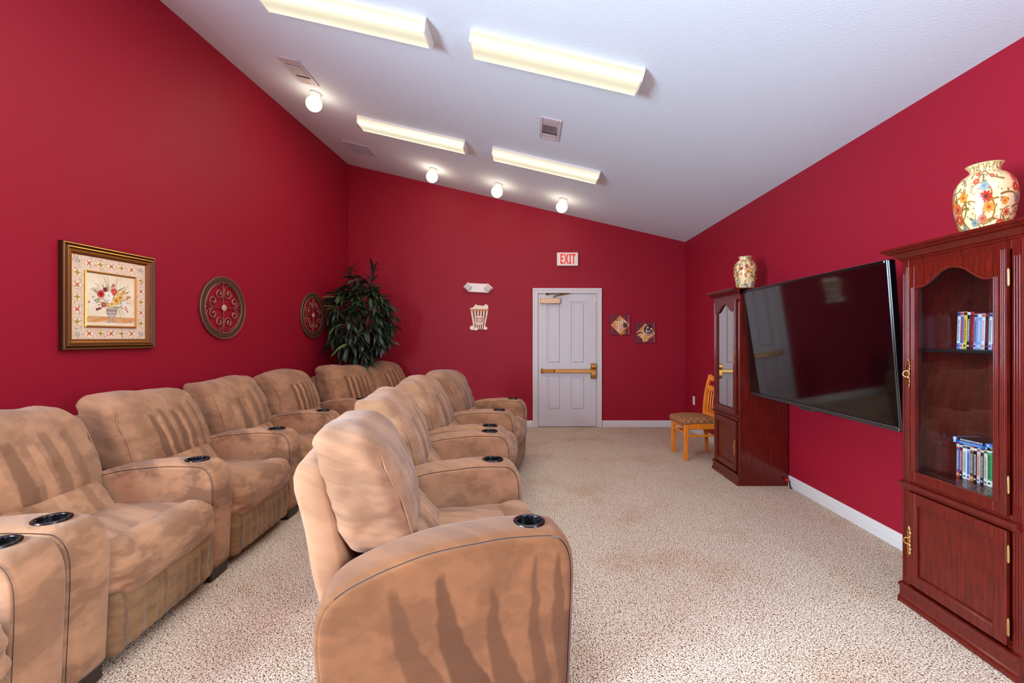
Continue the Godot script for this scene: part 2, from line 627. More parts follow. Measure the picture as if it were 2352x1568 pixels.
	M.vent = mat(rgb8(206, 196, 200), 0.45)
	# plant
	M.leaf = []
	for c in [rgb8(34, 52, 36), rgb8(46, 68, 40), rgb8(28, 42, 34), rgb8(92, 116, 56)]:
		var l := mat(c, 0.38)
		l.backlight_enabled = true
		l.backlight = c * 0.5
		M.leaf.append(l)
	M.stem = mat(rgb8(112, 70, 48), 0.8)
	M.pot = mat(rgb8(120, 84, 52), 0.8)
	M.soil = mat(rgb8(48, 34, 24), 1.0)
	# the lit lens of a ceiling fixture: two tubes behind ribbed acrylic
	var lens := mat(rgb8(120, 116, 100), 0.35)
	lens.emission_enabled = true
	var gl := blank(8, 64, Color.BLACK)
	for y in 64:
		var v := (y + 0.5) / 64.0
		var k := 0.76 + 0.24 * maxf(exp(-pow((v - 0.33) / 0.10, 2.0)), exp(-pow((v - 0.67) / 0.10, 2.0)))
		for x in 8:
			gl.set_pixel(x, y, Color(k, k * 0.97, k * 0.85))
	lens.emission_texture = tex(gl)
	lens.emission = Color.BLACK
	lens.emission_operator = BaseMaterial3D.EMISSION_OP_ADD
	lens.emission_energy_multiplier = 1.3
	M.lens = lens
	var globe := mat(rgb8(255, 250, 236), 0.3)
	globe.emission_enabled = true
	globe.emission = rgb8(255, 244, 218)
	globe.emission_energy_multiplier = 2.2
	M.globe = globe
	var day := mat(rgb8(220, 230, 245), 0.2)
	day.emission_enabled = true
	day.emission = rgb8(214, 226, 255)
	day.emission_energy_multiplier = 3.0
	M.day = day
	M.paper = mat(rgb8(222, 228, 240), 0.6)

# ------------------------------------------------------------------ the room
func build_room() -> void:
	var fl := boxm(Vector3((RIGHT - 3.3) / 2.0, -0.06, -(BACK + REAR) / 2.0), Vector3(RIGHT + 3.3 + 0.4, 0.12, BACK - REAR + 0.4))
	struct("floor", fl, M.carpet)
	# far wall and the wall behind the camera follow the fall of the ceiling
	for w in [["wall_back", -BACK, -BACK - 0.15, left_x(BACK)], ["wall_front", -REAR, -REAR + 0.15, left_x(REAR)]]:
		var m := Mb.new()
		var l: float = w[3] - 0.15
		m.prism(PackedVector2Array([Vector2(l, 0), Vector2(RIGHT + 0.15, 0), Vector2(RIGHT + 0.15, ceil_y(RIGHT + 0.15) + 0.05), Vector2(l, ceil_y(l) + 0.05)]), w[1], w[2])
		struct(w[0], m.commit(), M.wall)
	struct("wall_right", boxm(Vector3(RIGHT + 0.075, 1.5, -(BACK + REAR) / 2.0), Vector3(0.15, 3.0, BACK - REAR)), M.wall)
	var a := Vector2(left_x(BACK + 0.1), -BACK - 0.1)
	var b := Vector2(left_x(REAR - 0.1), -REAR + 0.1)
	var wl := struct("wall_left", boxm(Vector3(-0.075, 0, 0), Vector3(0.15, 4.4, a.distance_to(b))), M.wall)
	wl.position = Vector3((a.x + b.x) / 2, 2.2, (a.y + b.y) / 2)
	wl.rotation.y = atan2(b.x - a.x, b.y - a.y)
	# the ceiling slab, left open where the two air vents stand
	var mc := Mb.new()
	var xl := -3.6
	var xr := RIGHT + 0.2
	var d0 := VENT_D - VENT_L / 2 + 0.02
	var d1 := VENT_D + VENT_L / 2 - 0.02
	var runs_c := [[xl, xr, REAR - 0.2, d0], [xl, xr, d1, BACK + 0.2]]
	var cut := xl
	for vx in VENT_X:
		var half: float = (VENT_W / 2 - 0.02) * cos(atan(CEIL_B))
		runs_c.append([cut, vx - half, d0, d1])
		cut = vx + half
	runs_c.append([cut, xr, d0, d1])
	for r in runs_c:
		mc.prism(PackedVector2Array([Vector2(r[0], ceil_y(r[0])), Vector2(r[1], ceil_y(r[1])), Vector2(r[1], ceil_y(r[1]) + 0.15), Vector2(r[0], ceil_y(r[0]) + 0.15)]), -r[2], -r[3])
	struct("ceiling", mc.commit(), M.ceiling)
	# baseboards: a coved top over a flat face
	var prof := [Vector2(0.014, 0.0), Vector2(0.014, 0.058), Vector2(0.010, 0.064), Vector2(0.011, 0.078), Vector2(0.006, 0.094), Vector2(0.0, 0.098)]
	var runs := [["baseboard_back", [Vector2(left_x(BACK), -BACK), Vector2(at_px(1223.5, 0, BACK).x, -BACK)]], ["baseboard_back", [Vector2(at_px(1381.5, 0, BACK).x, -BACK), Vector2(RIGHT, -BACK)]], ["baseboard_right", [Vector2(RIGHT, -BACK), Vector2(RIGHT, -REAR)]], ["baseboard_left", [Vector2(left_x(REAR), -REAR), Vector2(left_x(BACK), -BACK)]]]
	for r in runs:
		var m := Mb.new()
		var path: Array = r[1]
		# the room lies on the right hand of each run as seen from above with z down: flip so that «out» points into the room
		var d: Vector2 = (path[1] - path[0]).normalized()
		var inward := Vector2(d.y, -d.x)
		var mid: Vector2 = (path[0] + path[1]) / 2.0
		if (Vector2(0, -3.0) - mid).dot(inward) < 0.0:
			path.reverse()
		m.moulding(prof, path)
		struct(r[0], m.commit(), M.trim)

func build_door() -> void:
	var z := -BACK
	var x0 := at_px(1236, 0, BACK).x
	var x1 := at_px(1369.5, 0, BACK).x
	var top := 2.03
	var cx := (x0 + x1) / 2.0
	var w := x1 - x0
	var d := Node3D.new()
	d.name = "door_1"
	d.set_meta("kind", "structure")
	add_child(d)
	d.position = Vector3(cx, 0, z)
	# the leaf: a sheet with four raised panels set in sunk fields
	var lm := Mb.new()
	var xs := [-w / 2 + 0.004, -0.318, -0.09, 0.052, 0.28, w / 2 - 0.006]
	var px := [at_px(1256, 0, BACK).x - cx, at_px(1290, 0, BACK).x - cx, at_px(1311, 0, BACK).x - cx, at_px(1345, 0, BACK).x - cx]
	var ys := [at_px(0, 942, BACK).y, at_px(0, 862, BACK).y, at_px(0, 836, BACK).y, at_px(0, 693, BACK).y]
	xs = [-w / 2 + 0.004, px[0], px[1], px[2], px[3], w / 2 - 0.006]
	var yy := [0.012, ys[0], ys[1], ys[2], ys[3], top]
	for i in 5:
		for j in 5:
			if (i == 1 or i == 3) and (j == 1 or j == 3):
				continue
			lm.box(Vector3((xs[i] + xs[i + 1]) / 2, (yy[j] + yy[j + 1]) / 2, 0.018), Vector3(xs[i + 1] - xs[i], yy[j + 1] - yy[j], 0.03))
	put("leaf", lm.commit(), M.door, d)
	for i in [1, 3]:
		for j in [1, 3]:
			var pm := Mb.new()
			var c := Vector3((xs[i] + xs[i + 1]) / 2, (yy[j] + yy[j + 1]) / 2, 0)
			var s := Vector2(xs[i + 1] - xs[i], yy[j + 1] - yy[j])
			pm.box(c + Vector3(0, 0, 0.010), Vector3(s.x, s.y, 0.012))
			var h := s / 2 - Vector2(0.022, 0.022)
			pm.x = Transform3D(Basis(), c)
			pm.prism(PackedVector2Array([Vector2(-h.x, -h.y), Vector2(h.x, -h.y), Vector2(h.x, h.y), Vector2(-h.x, h.y)]), 0.014, 0.030, 0.018)
			put("panel", pm.commit(), M.door, d)
	# casing with a stepped profile
	var ox0 := at_px(1223.5, 0, BACK).x - cx
	var ox1 := at_px(1381.5, 0, BACK).x - cx
	var oy := at_px(0, 662, BACK).y
	var cas := Mb.new()
	for k in [[0.0, 0.030, 0.034], [0.030, 0.062, 0.026], [0.062, 0.080, 0.034]]:
		for sd in [[ox0, 1.0], [ox1, -1.0]]:
			var xa: float = sd[0] + sd[1] * k[0]
			var xb: float = sd[0] + sd[1] * k[1]
			cas.box(Vector3((xa + xb) / 2, (oy - k[1]) / 2, k[2] / 2 + 0.004), Vector3(absf(xb - xa), oy - k[1], k[2]), 0.003)
		cas.box(Vector3((ox0 + ox1) / 2, oy - (k[0] + k[1]) / 2, k[2] / 2 + 0.004), Vector3(ox1 - ox0 - 2 * k[0], k[1] - k[0], k[2]), 0.003)
	put("casing", cas.commit(), M.trim, d)
	put("jamb", boxm(Vector3(0, 1.022, 0.0005), Vector3(w + 0.03, 2.044, 0.001)), M.trim, d)
	# panic bar
	var by := at_px(0, 851, BACK).y
	var bar := Node3D.new()
	bar.name = "panic_bar"
	d.add_child(bar)
	bar.position = Vector3(0, by, 0.03)
	var bx := func(p: float) -> float: return at_px(p, 0, BACK).x - cx
	put("end_bracket", boxm(Vector3(bx.call(1244), 0, 0.03), Vector3(0.022, 0.075, 0.06), 0.006), M.old_brass, bar)
	put("rail", boxm(Vector3(bx.call(1257), 0, 0.03), Vector3(0.20, 0.052, 0.035), 0.006), M.old_brass, bar)
	put("push_pad", boxm(Vector3(bx.call(1315), 0, 0.036), Vector3(bx.call(1357) - bx.call(1272), 0.058, 0.05), 0.008), M.brass, bar)
	var hm := Mb.new()
	var hx: float = bx.call(1361)
	hm.prism(spline([Vector2(0, -0.115), Vector2(0.055, -0.112), Vector2(0.068, -0.06), Vector2(0.06, -0.01), Vector2(0.06, 0.03), Vector2(0.075, 0.06), Vector2(0.06, 0.112), Vector2(0, 0.115)], 4), -0.038, 0.038, 0.006)
	var head := hm.commit()
	put("latch_head", head, M.old_brass, bar, Vector3(hx, 0, 0), Vector3(0, -PI / 2, 0))
	# closer
	var cl := Node3D.new()
	cl.name = "door_closer"
	d.add_child(cl)
	var c0 := at_px(1263, 691.5, BACK)
	cl.position = Vector3(c0.x - cx, c0.y, 0.03)
	put("closer_body", boxm(Vector3(0, 0, 0.03), Vector3(0.305, 0.082, 0.06), 0.006), M.satin, cl)
	var ar := Mb.new()
	var e := func(p: float, q: float, zz: float) -> Vector3:
		var v := at_px(p, q, BACK)
		return Vector3(v.x - c0.x, v.y - c0.y, zz)
	ar.tube([e.call(1271, 685, 0.05), e.call(1273, 681, 0.07), e.call(1305, 676, 0.12)], 0.008, 8)
	ar.tube([e.call(1305, 676, 0.12), e.call(1257, 675.5, 0.03)], 0.010, 8)
	ar.box(e.call(1257, 675.5, 0.02), Vector3(0.05, 0.03, 0.03), 0.004)
	put("closer_arm", ar.commit(), M.bronze, cl)
	var hg := at_px(1366.5, 689, BACK)
	put("hinge", boxm(Vector3(hg.x - cx, hg.y, 0.036), Vector3(0.036, 0.10, 0.012), 0.003), M.trim, d)

func build_windows() -> void:
	# daylight enters beside the camera, out of the frame: a wide window in the picture wall (the bright spot on both vases) and a smaller one in the TV wall (it lights the near sides of the recliners)
	for k in 2:
		var w := Node3D.new()
		w.name = "window_%d" % (k + 1)
		w.set_meta("kind", "structure")
		add_child(w)
		w.position = Vector3(left_x(WINDOW_D) if k == 0 else RIGHT, WINDOW_Y, -WINDOW_D)
		w.rotation.y = atan2(1.0, 0.058) if k == 0 else -PI / 2
		var h := 1.06 if k == 0 else 0.50
		var fr := Mb.new()
		for s in [-1, 1]:
			fr.box(Vector3(s * (h + 0.04), 0, 0.03), Vector3(0.08, 1.66, 0.06), 0.004)
			fr.box(Vector3(0, s * 0.79, 0.03), Vector3(2 * h, 0.08, 0.06), 0.004)
		fr.box(Vector3(0, 0, 0.02), Vector3(0.03, 1.50, 0.03), 0.004)
		put("window_frame", fr.commit(), M.trim, w)
		for s in [-1, 1]:
			put("pane", boxm(Vector3(s * h / 2, 0, 0.008), Vector3(h - 0.02, 1.50, 0.008)), M.day, w)

# ------------------------------------------------------------------ the start
func _ready() -> void:
	var cam := Camera3D.new()
	cam.name = "camera"
	cam.projection = Camera3D.PROJECTION_FRUSTUM
	cam.near = 0.05
	cam.far = 60.0
	cam.size = 1568.0 / F * cam.near
	cam.frustum_offset = Vector2(-(PX - 1176.0) / F, -(784.0 - PY) / F) * cam.near
	add_child(cam)
	cam.position = Vector3(0, EYE, 0)
	cam.current = true
	var we := WorldEnvironment.new()
	we.name = "world"
	var env := Environment.new()
	env.background_mode = Environment.BG_COLOR
	env.background_color = Color(0.55, 0.62, 0.72)
	env.tonemap_mode = Environment.TONE_MAPPER_LINEAR
	env.tonemap_exposure = 1.0
	env.sdfgi_enabled = true
	env.ssao_enabled = true
	env.ssil_enabled = true
	we.environment = env
	add_child(we)
	# daylight entering by the two windows beside the camera
	for k in 2:
		var al := AreaLight3D.new()
		al.name = "window_daylight"
		al.area_size = Vector2(2.1 if k == 0 else 0.98, 1.5)
		al.light_color = rgb8(203, 234, 252)
		al.light_energy = WINDOW_E if k == 0 else WINDOW_E * 0.20
		al.area_range = 16.0
		al.area_attenuation = 2.0
		al.shadow_enabled = true
		add_child(al, true)
		al.position = Vector3(left_x(WINDOW_D) + 0.08 if k == 0 else RIGHT - 0.08, WINDOW_Y, -WINDOW_D)
		al.rotation.y = atan2(1.0, 0.058) + PI if k == 0 else PI / 2

	make_materials()
	build_room()
	build_door()
	build_windows()
	build_sofas()
	build_cabinets()
	build_tv()
	build_chair()
	build_plant()
	build_ceiling_things()
	build_wall_things()
	build_vases()
	build_small_things()

# ------------------------------------------------------------------ recliner sofas
# A seat faces +x; its arms stand at z = +-0.43; the cup holders sit at x = 0.25.
const CUP_X := 0.25
var arm_mesh := {}

func arm_outline() -> Array:
	return [Vector2(0.385, 0.075), Vector2(0.395, 0.3), Vector2(0.402, 0.5), Vector2(0.39, 0.592), Vector2(0.35, 0.648), Vector2(0.29, 0.664), Vector2(0.15, 0.670), Vector2(0.05, 0.664), Vector2(-0.1, 0.650), Vector2(-0.22, 0.622), Vector2(-0.33, 0.585), Vector2(-0.42, 0.540), Vector2(-0.475, 0.475), Vector2(-0.49, 0.37), Vector2(-0.475, 0.2), Vector2(-0.46, 0.075)]

func make_arm(w_front: float, w_rear: float) -> Dictionary:
	var key := "%.3f %.3f" % [w_front, w_rear]
	if arm_mesh.has(key):
		return arm_mesh[key]
	var r := 0.035
	var raw := spline(arm_outline(), 24, false)
	# even steps of about 12 mm
	var pts := PackedVector2Array([raw[0]])
	for p in raw:
		if p.distance_to(pts[pts.size() - 1]) >= 0.0115:
			pts.append(p)
	pts.append(raw[raw.size() - 1])
	var n := pts.size()
	var nrm := []
	for i in n:
		var a := pts[maxi(0, i - 1)]
		var b := pts[mini(n - 1, i + 1)]
		var t := (b - a).normalized()
		nrm.append(Vector2(t.y, -t.x))           # the outline runs front, top, rear: this points outward
	var width := func(x: float) -> float: return lerpf(w_front, w_rear, clampf((0.40 - x) / 0.88, 0.0, 1.0))
	var m := Mb.new()
	var hole := Vector2(CUP_X, 0.0)
	var rows := []                               # (share of half width, inset)
	# the rounded edge carries a sewn-in seam: a groove about 6 mm deep
	var turnsteps := [[0.0, 0.0], [0.30, 0.0], [0.52, 0.0], [0.60, 0.006], [0.68, 0.0], [0.95, 0.0], [1.25, 0.0], [PI / 2, 0.0]]
	for e in turnsteps:
		rows.append([-1.0, sin(e[0]), cos(e[0]), e[1]])
	for k in range(1, 13):
		rows.append([-1.0 + 2.0 * k / 13.0, 1.0, 0.0, 0.0])
	for k in range(turnsteps.size() - 1, -1, -1):
		var e: Array = turnsteps[k]
		rows.append([1.0, sin(e[0]), cos(e[0]), e[1]])
	var grid := []
	for i in n:
		var hw: float = width.call(pts[i].x) / 2.0
		var line := []
		for q in rows:
			var z: float
			var inset: float
			if absf(q[0]) == 1.0:
				z = q[0] * (hw - r + (r - q[3]) * q[2])
				inset = r - (r - q[3]) * q[1]
			else:
				z = q[0] * (hw - r)
				inset = 0.0
			# a slight crown across the top
			var crown := 0.006 * (1.0 - pow(z / hw, 2.0))
			var p: Vector2 = pts[i] - nrm[i] * (inset - crown)
			line.append(m.add(Vector3(p.x, p.y, z), Vector2(0.08 + 0.84 * (pts[i].x + 0.49) / 0.89 - z * 0.8, 1.0 - p.y / 0.70)))
		grid.append(line)
	for i in n - 1:
		for k in rows.size() - 1:
			var a: Vector3 = (m.v[grid[i][k]] + m.v[grid[i + 1][k + 1]]) / 2.0
			if a.y > 0.5 and Vector2(a.x, a.z).distance_to(hole) < 0.049:
				continue
			m.quad(grid[i][k], grid[i + 1][k], grid[i + 1][k + 1], grid[i][k + 1])
	# side panels, slightly puffed
	var flat := PackedVector2Array()
	for i in n:
		flat.append(pts[i] - nrm[i] * r)
	var tri := Geometry2D.triangulate_polygon(flat)
	for sd in [0, rows.size() - 1]:
		for i in range(0, tri.size(), 3):
			m.tri(grid[tri[i]][sd], grid[tri[i + 1]][sd], grid[tri[i + 2]][sd])
	# underside
	for k in rows.size() - 1:
		m.quad(grid[0][k], grid[0][k + 1], grid[n - 1][k + 1], grid[n - 1][k])
	# make side panels and the wrap face outward one by one
	for i in range(0, m.t.size(), 3):
		var c := (m.v[m.t[i]] + m.v[m.t[i + 1]] + m.v[m.t[i + 2]]) / 3.0
		var f := (m.v[m.t[i + 1]] - m.v[m.t[i]]).cross(m.v[m.t[i + 2]] - m.v[m.t[i]])
		var core := Vector3(clampf(c.x, -0.38, 0.28), clampf(c.y, 0.2, 0.40), clampf(c.z, -0.03, 0.03))
		if f.dot(c - core) < 0.0:
			var s := m.t[i + 1]
			m.t[i + 1] = m.t[i + 2]
			m.t[i + 2] = s
	var cup := Mb.new()
	cup.lathe([Vector2(0.0, -0.065), Vector2(0.043, -0.065), Vector2(0.047, 0.0), Vector2(0.049, 0.0045), Vector2(0.054, 0.0055), Vector2(0.060, 0.003), Vector2(0.0605, -0.004)], 32)
	arm_mesh[key] = {"arm": m.commit(), "cup": cup.commit(), "foot": boxm(Vector3(0.315, 0.04, 0), Vector3(0.12, 0.08, w_front - 0.03), 0.008), "foot_rear": boxm(Vector3(-0.44, 0.04, 0), Vector3(0.10, 0.08, w_front - 0.03), 0.008)}
	return arm_mesh[key]

func add_arm(sofa: Node3D, at: Vector3, turn: float, m: Material, w_front := 0.185, w_rear := 0.20) -> void:
	var a := make_arm(w_front, w_rear)
	var o := put("arm", a.arm, m, sofa, at, Vector3(0, turn, 0))
	put("cup_holder", a.cup, M.cup, o, Vector3(CUP_X, 0.6735, 0), Vector3(0, 0, -0.01))
	put("foot", a.foot, M.foot, o)
	put("foot", a.foot_rear, M.foot, o)

var seat_kit := []

func make_seat_kit() -> void:
	for s in 4:
		var sd := 100 + s * 17
		var k := {}
		var lean := func(p: Vector3) -> Vector3: return Vector3(p.x - p.y * 0.20, p.y, p.z)
		var m := Mb.new()
		m.puff(Vector3(0.13, 0.80, 0.70), 0.05, Vector3i(4, 12, 12), Vector3(0.01, 0.015, 0), 0.008, sd, lean)
		k.shell = m.commit()
		m = Mb.new()
		# the head pillow: full at the front, gathered at its ends, thinner to the top
		var pil := func(p: Vector3) -> Vector3:
			var u := p.y / 0.25
			var thin := 1.0 - 0.16 * maxf(0.0, u)
			return Vector3(p.x * thin - p.y * 0.30 - 0.03 * maxf(0.0, u) * maxf(0.0, u), p.y + 0.012 * sin(p.z * 9.0 + sd), p.z * (1.0 - 0.05 * maxf(0.0, u)))
		m.puff(Vector3(0.27, 0.455, 0.73), 0.075, Vector3i(14, 26, 34), Vector3(0.035, 0.022, 0.012), 0.012, sd + 1, pil)
		k.pillow = m.commit()
		# stitched seams where the front of the pillow meets its end gussets, laid along the ridge of the cushion itself
		k.welts = []
		for sg in [-1.0, 1.0]:
			var best := []
			var score := []
			for i in 13:
				best.append(Vector3.ZERO)
				score.append(-INF)
			for p in m.v:
				var bin := int((p.y + 0.195) / 0.03)
				var f: float = (p.x + 0.3 * p.y) * 0.72 + sg * p.z * 0.69
				if p.y > -0.195 and bin < 13 and f > score[bin]:
					score[bin] = f
					best[bin] = p
			var line := []
			for i in range(1, 12):
				line.append((best[i - 1] + best[i] * 2.0 + best[i + 1]) / 4.0 + Vector3(0.0022, 0, sg * 0.0022))
			for pass_ in 4:
				for i in range(1, line.size() - 1):
					line[i] = (line[i - 1] + line[i] * 2.0 + line[i + 1]) / 4.0
			var sm := Mb.new()
			sm.tube(line, 0.0034, 6)
			k.welts.append(sm.commit())
		m = Mb.new()
		var lum := func(p: Vector3) -> Vector3: return Vector3(p.x - p.y * 0.75 + 0.3 * p.y * p.y, p.y, p.z)
		m.puff(Vector3(0.24, 0.34, 0.69), 0.09, Vector3i(10, 12, 22), Vector3(0.03, 0.0, 0.0), 0.010, sd + 2, lum)
		k.lumbar = m.commit()
		m = Mb.new()
		m.puff(Vector3(0.66, 0.17, 0.685), 0.05, Vector3i(20, 6, 22), Vector3(0, 0.022, 0), 0.008, sd + 3, same)
		k.seat = m.commit()
		m = Mb.new()
		var roll := func(p: Vector3) -> Vector3:
			var g := 0.0045 * sin(p.y * 95.0 + sd) * smoothstep(0.27, 0.33, absf(p.z))
			return Vector3(p.x + g, p.y, p.z)
		m.puff(Vector3(0.20, 0.235, 0.685), 0.09, Vector3i(12, 18, 26), Vector3(0.02, 0.012, 0.0), 0.012, sd + 4, roll)
		k.roll = m.commit()
		m = Mb.new()
		var folds := func(p: Vector3) -> Vector3: return Vector3(p.x + 0.006 * sin(p.z * 85.0 + 3.0 * sin(p.z * 9.0 + sd)) * (0.4 + 0.6 * absf(sin(p.z * 5.0 + sd))), p.y, p.z)
		m.puff(Vector3(0.12, 0.265, 0.68), 0.045, Vector3i(6, 10, 64), Vector3(0.012, 0, 0), 0.014, sd + 5, folds)
		k.panel = m.commit()
		k.base = boxm(Vector3(-0.08, 0.19, 0), Vector3(0.80, 0.24, 0.66), 0.01)
		seat_kit.append(k)

func add_seat(sofa: Node3D, at: Vector3, turn: float, kind: int, back: int, plump := 0.0) -> void:
	var k: Dictionary = seat_kit[kind % seat_kit.size()]
	var b := Basis(Vector3.UP, turn)
	var bit := func(called: String, mesh: Mesh, m: Material, p: Vector3, tilt := 0.0) -> MeshInstance3D:
		return put(called, mesh, m, sofa, at + b * p, Vector3(0, turn, tilt))
	bit.call("seat_base", k.base, M.panel, Vector3.ZERO)
	bit.call("back_shell", k.shell, M.plain, Vector3(-0.475, 0.50, 0))
	var pw: MeshInstance3D = bit.call("back_cushion", k.pillow, M.back[back], Vector3(-0.355, 0.775 + plump, 0))
	for wm in k.welts:
		put("seam", wm, M.seam, pw)
	bit.call("lumbar_cushion", k.lumbar, M.seat[0], Vector3(-0.215, 0.500, 0))
	bit.call("seat_cushion", k.seat, M.seat[kind % 2], Vector3(0.0, 0.385, 0))
	bit.call("footrest_roll", k.roll, M.seat[1], Vector3(0.325, 0.375, 0))
	bit.call("footrest_panel", k.panel, M.panel, Vector3(0.345, 0.185, 0))

# cups: positions (x, D) of the cup holders of one sofa, one more than it has seats
func sofa(called: String, label: String, group: String, cups: Array, arm_mats: Array, kinds: Array, backs: Array, wedge := 0.20) -> void:
	var mid := Vector3.ZERO
	for c in cups:
		mid += Vector3(c[0], 0, -c[1]) / cups.size()
	var turns := []
	var mean := 0.0
	for i in cups.size() - 1:
		var d := Vector2(cups[i + 1][0] - cups[i][0], cups[i + 1][1] - cups[i][1])
		turns.append(atan2(-d.x, d.y))
		mean += turns[i] / (cups.size() - 1)
	var t := thing(called, label, "sofa", mid, mean, group)
	var inv := Basis(Vector3.UP, -mean)
	for i in cups.size():
		var w: float = turns[0] if i == 0 else turns[i - 1] if i == cups.size() - 1 else (turns[i] + turns[i - 1]) / 2.0
		var p := Vector3(cups[i][0], 0, -cups[i][1]) - mid
		add_arm(t, inv * (p + Basis(Vector3.UP, w) * Vector3(-CUP_X, 0, 0)), w - mean, arm_mats[i], 0.185, wedge)
	for i in cups.size() - 1:
		var w: float = turns[i]
		var p := Vector3((cups[i][0] + cups[i + 1][0]) / 2.0, 0, -(cups[i][1] + cups[i + 1][1]) / 2.0) - mid
		add_seat(t, inv * (p + Basis(Vector3.UP, w) * Vector3(-CUP_X, 0, 0)), w - mean, kinds[i], backs[i])

func build_sofas() -> void:
	make_seat_kit()
	var A: Array = M.arm
	sofa("recliner_sofa", "tan suede two-seat recliner sofa with broad brushed stripes on its outer arm", "", [[0.005, 1.73], [-0.20, 2.61], [-0.285, 3.395]], [M.arm_near, A[2], A[2]], [0, 1], [3, 1], 0.225)
	sofa("recliner_sofa", "tan suede two-seat recliner sofa standing closest to the white exit door", "", [[-0.30, 3.607], [-0.275, 4.39], [-0.17, 5.21]], [A[2], A[2], A[1]], [2, 3], [1, 3], 0.225)
	sofa("recliner_sofa", "long tan suede recliner row along the red wall, six seats, curving at the plant", "", [[-1.83, 1.75], [-1.895, 2.61], [-1.925, 3.49], [-1.96, 4.36], [-1.90, 5.19], [-1.60, 5.92], [-1.345, 6.64]], [A[1], A[0], A[0], A[0], A[1], A[1], A[1]], [3, 0, 1, 2, 0, 2], [1, 0, 1, 2, 2, 0])
	sofa("recliner_sofa", "tan suede recliner whose arm with a cup holder abuts the long recliner row", "", [[-1.75, 0.68], [-1.80, 1.545]], [A[2], A[2]], [1], [0])

# ------------------------------------------------------------------ cherry curio cabinets
# Local axes: +z is the front, the back is at z = 0, x runs along the wall.
const CAB_D := 0.445
const CAB_H := 0.290

func pull_meshes() -> Dictionary:
	var half := [Vector2(0.0, 0.076), Vector2(0.005, 0.066), Vector2(0.010, 0.060), Vector2(0.007, 0.052), Vector2(0.012, 0.042), Vector2(0.008, 0.032), Vector2(0.010, 0.022), Vector2(0.006, 0.014), Vector2(0.009, 0.0)]
	var pts := []
	for p in half:
		pts.append(p)
	for i in range(half.size() - 2, -1, -1):
		pts.append(Vector2(half[i].x, -half[i].y))
	for i in range(1, half.size() * 2 - 2):
		var p: Vector2 = pts[half.size() * 2 - 2 - i]
		pts.append(Vector2(-p.x, p.y))
	var m := Mb.new()
	m.prism(spline(pts, 2, true), 0.0, 0.004, 0.0012)
	var b := Mb.new()
	var arc := []
	for i in 13:
		var w := PI * i / 12.0
		arc.append(Vector3(-0.004 - 0.012 * sin(w), 0.016 * cos(w), 0.006 + 0.010 * sin(w)))
	b.tube(arc, 0.0026, 8)
	b.box(Vector3(0, 0.016, 0.005), Vector3(0.010, 0.010, 0.010), 0.003)
	b.box(Vector3(0, -0.016, 0.005), Vector3(0.010, 0.010, 0.010), 0.003)
	return {"plate": m.commit(), "bail": b.commit()}

func add_pull(door: Node3D, at: Vector3, p: Dictionary, flip: float) -> void:
	var o := put("handle", p.plate, M.brass, door, at)
	o.set_meta("label", "ornate brass pull")
	o.scale = Vector3(flip, 1, 1)
	put("bail", p.bail, M.brass, o)

func add_hinge(door: Node3D, at: Vector3) -> void:
	var m := Mb.new()
	m.tube([at + Vector3(0, -0.031, 0), at + Vector3(0, 0.031, 0)], 0.0055, 10)
	m.tube([at + Vector3(0, 0.031, 0), at + Vector3(0, 0.036, 0)], 0.003, 8)
	m.tube([at + Vector3(0, -0.031, 0), at + Vector3(0, -0.036, 0)], 0.003, 8)
	put("hinge", m.commit(), M.brass, door)

func beads(x0: float, x1: float, y0: float, y1: float, z: float) -> ArrayMesh:
	var m := Mb.new()
	for x in [x0, x0 + 0.009, x1, x1 - 0.009]:
		m.tube([Vector3(x, y0, z), Vector3(x, y1, z)], 0.0042, 8)
	return m.commit()

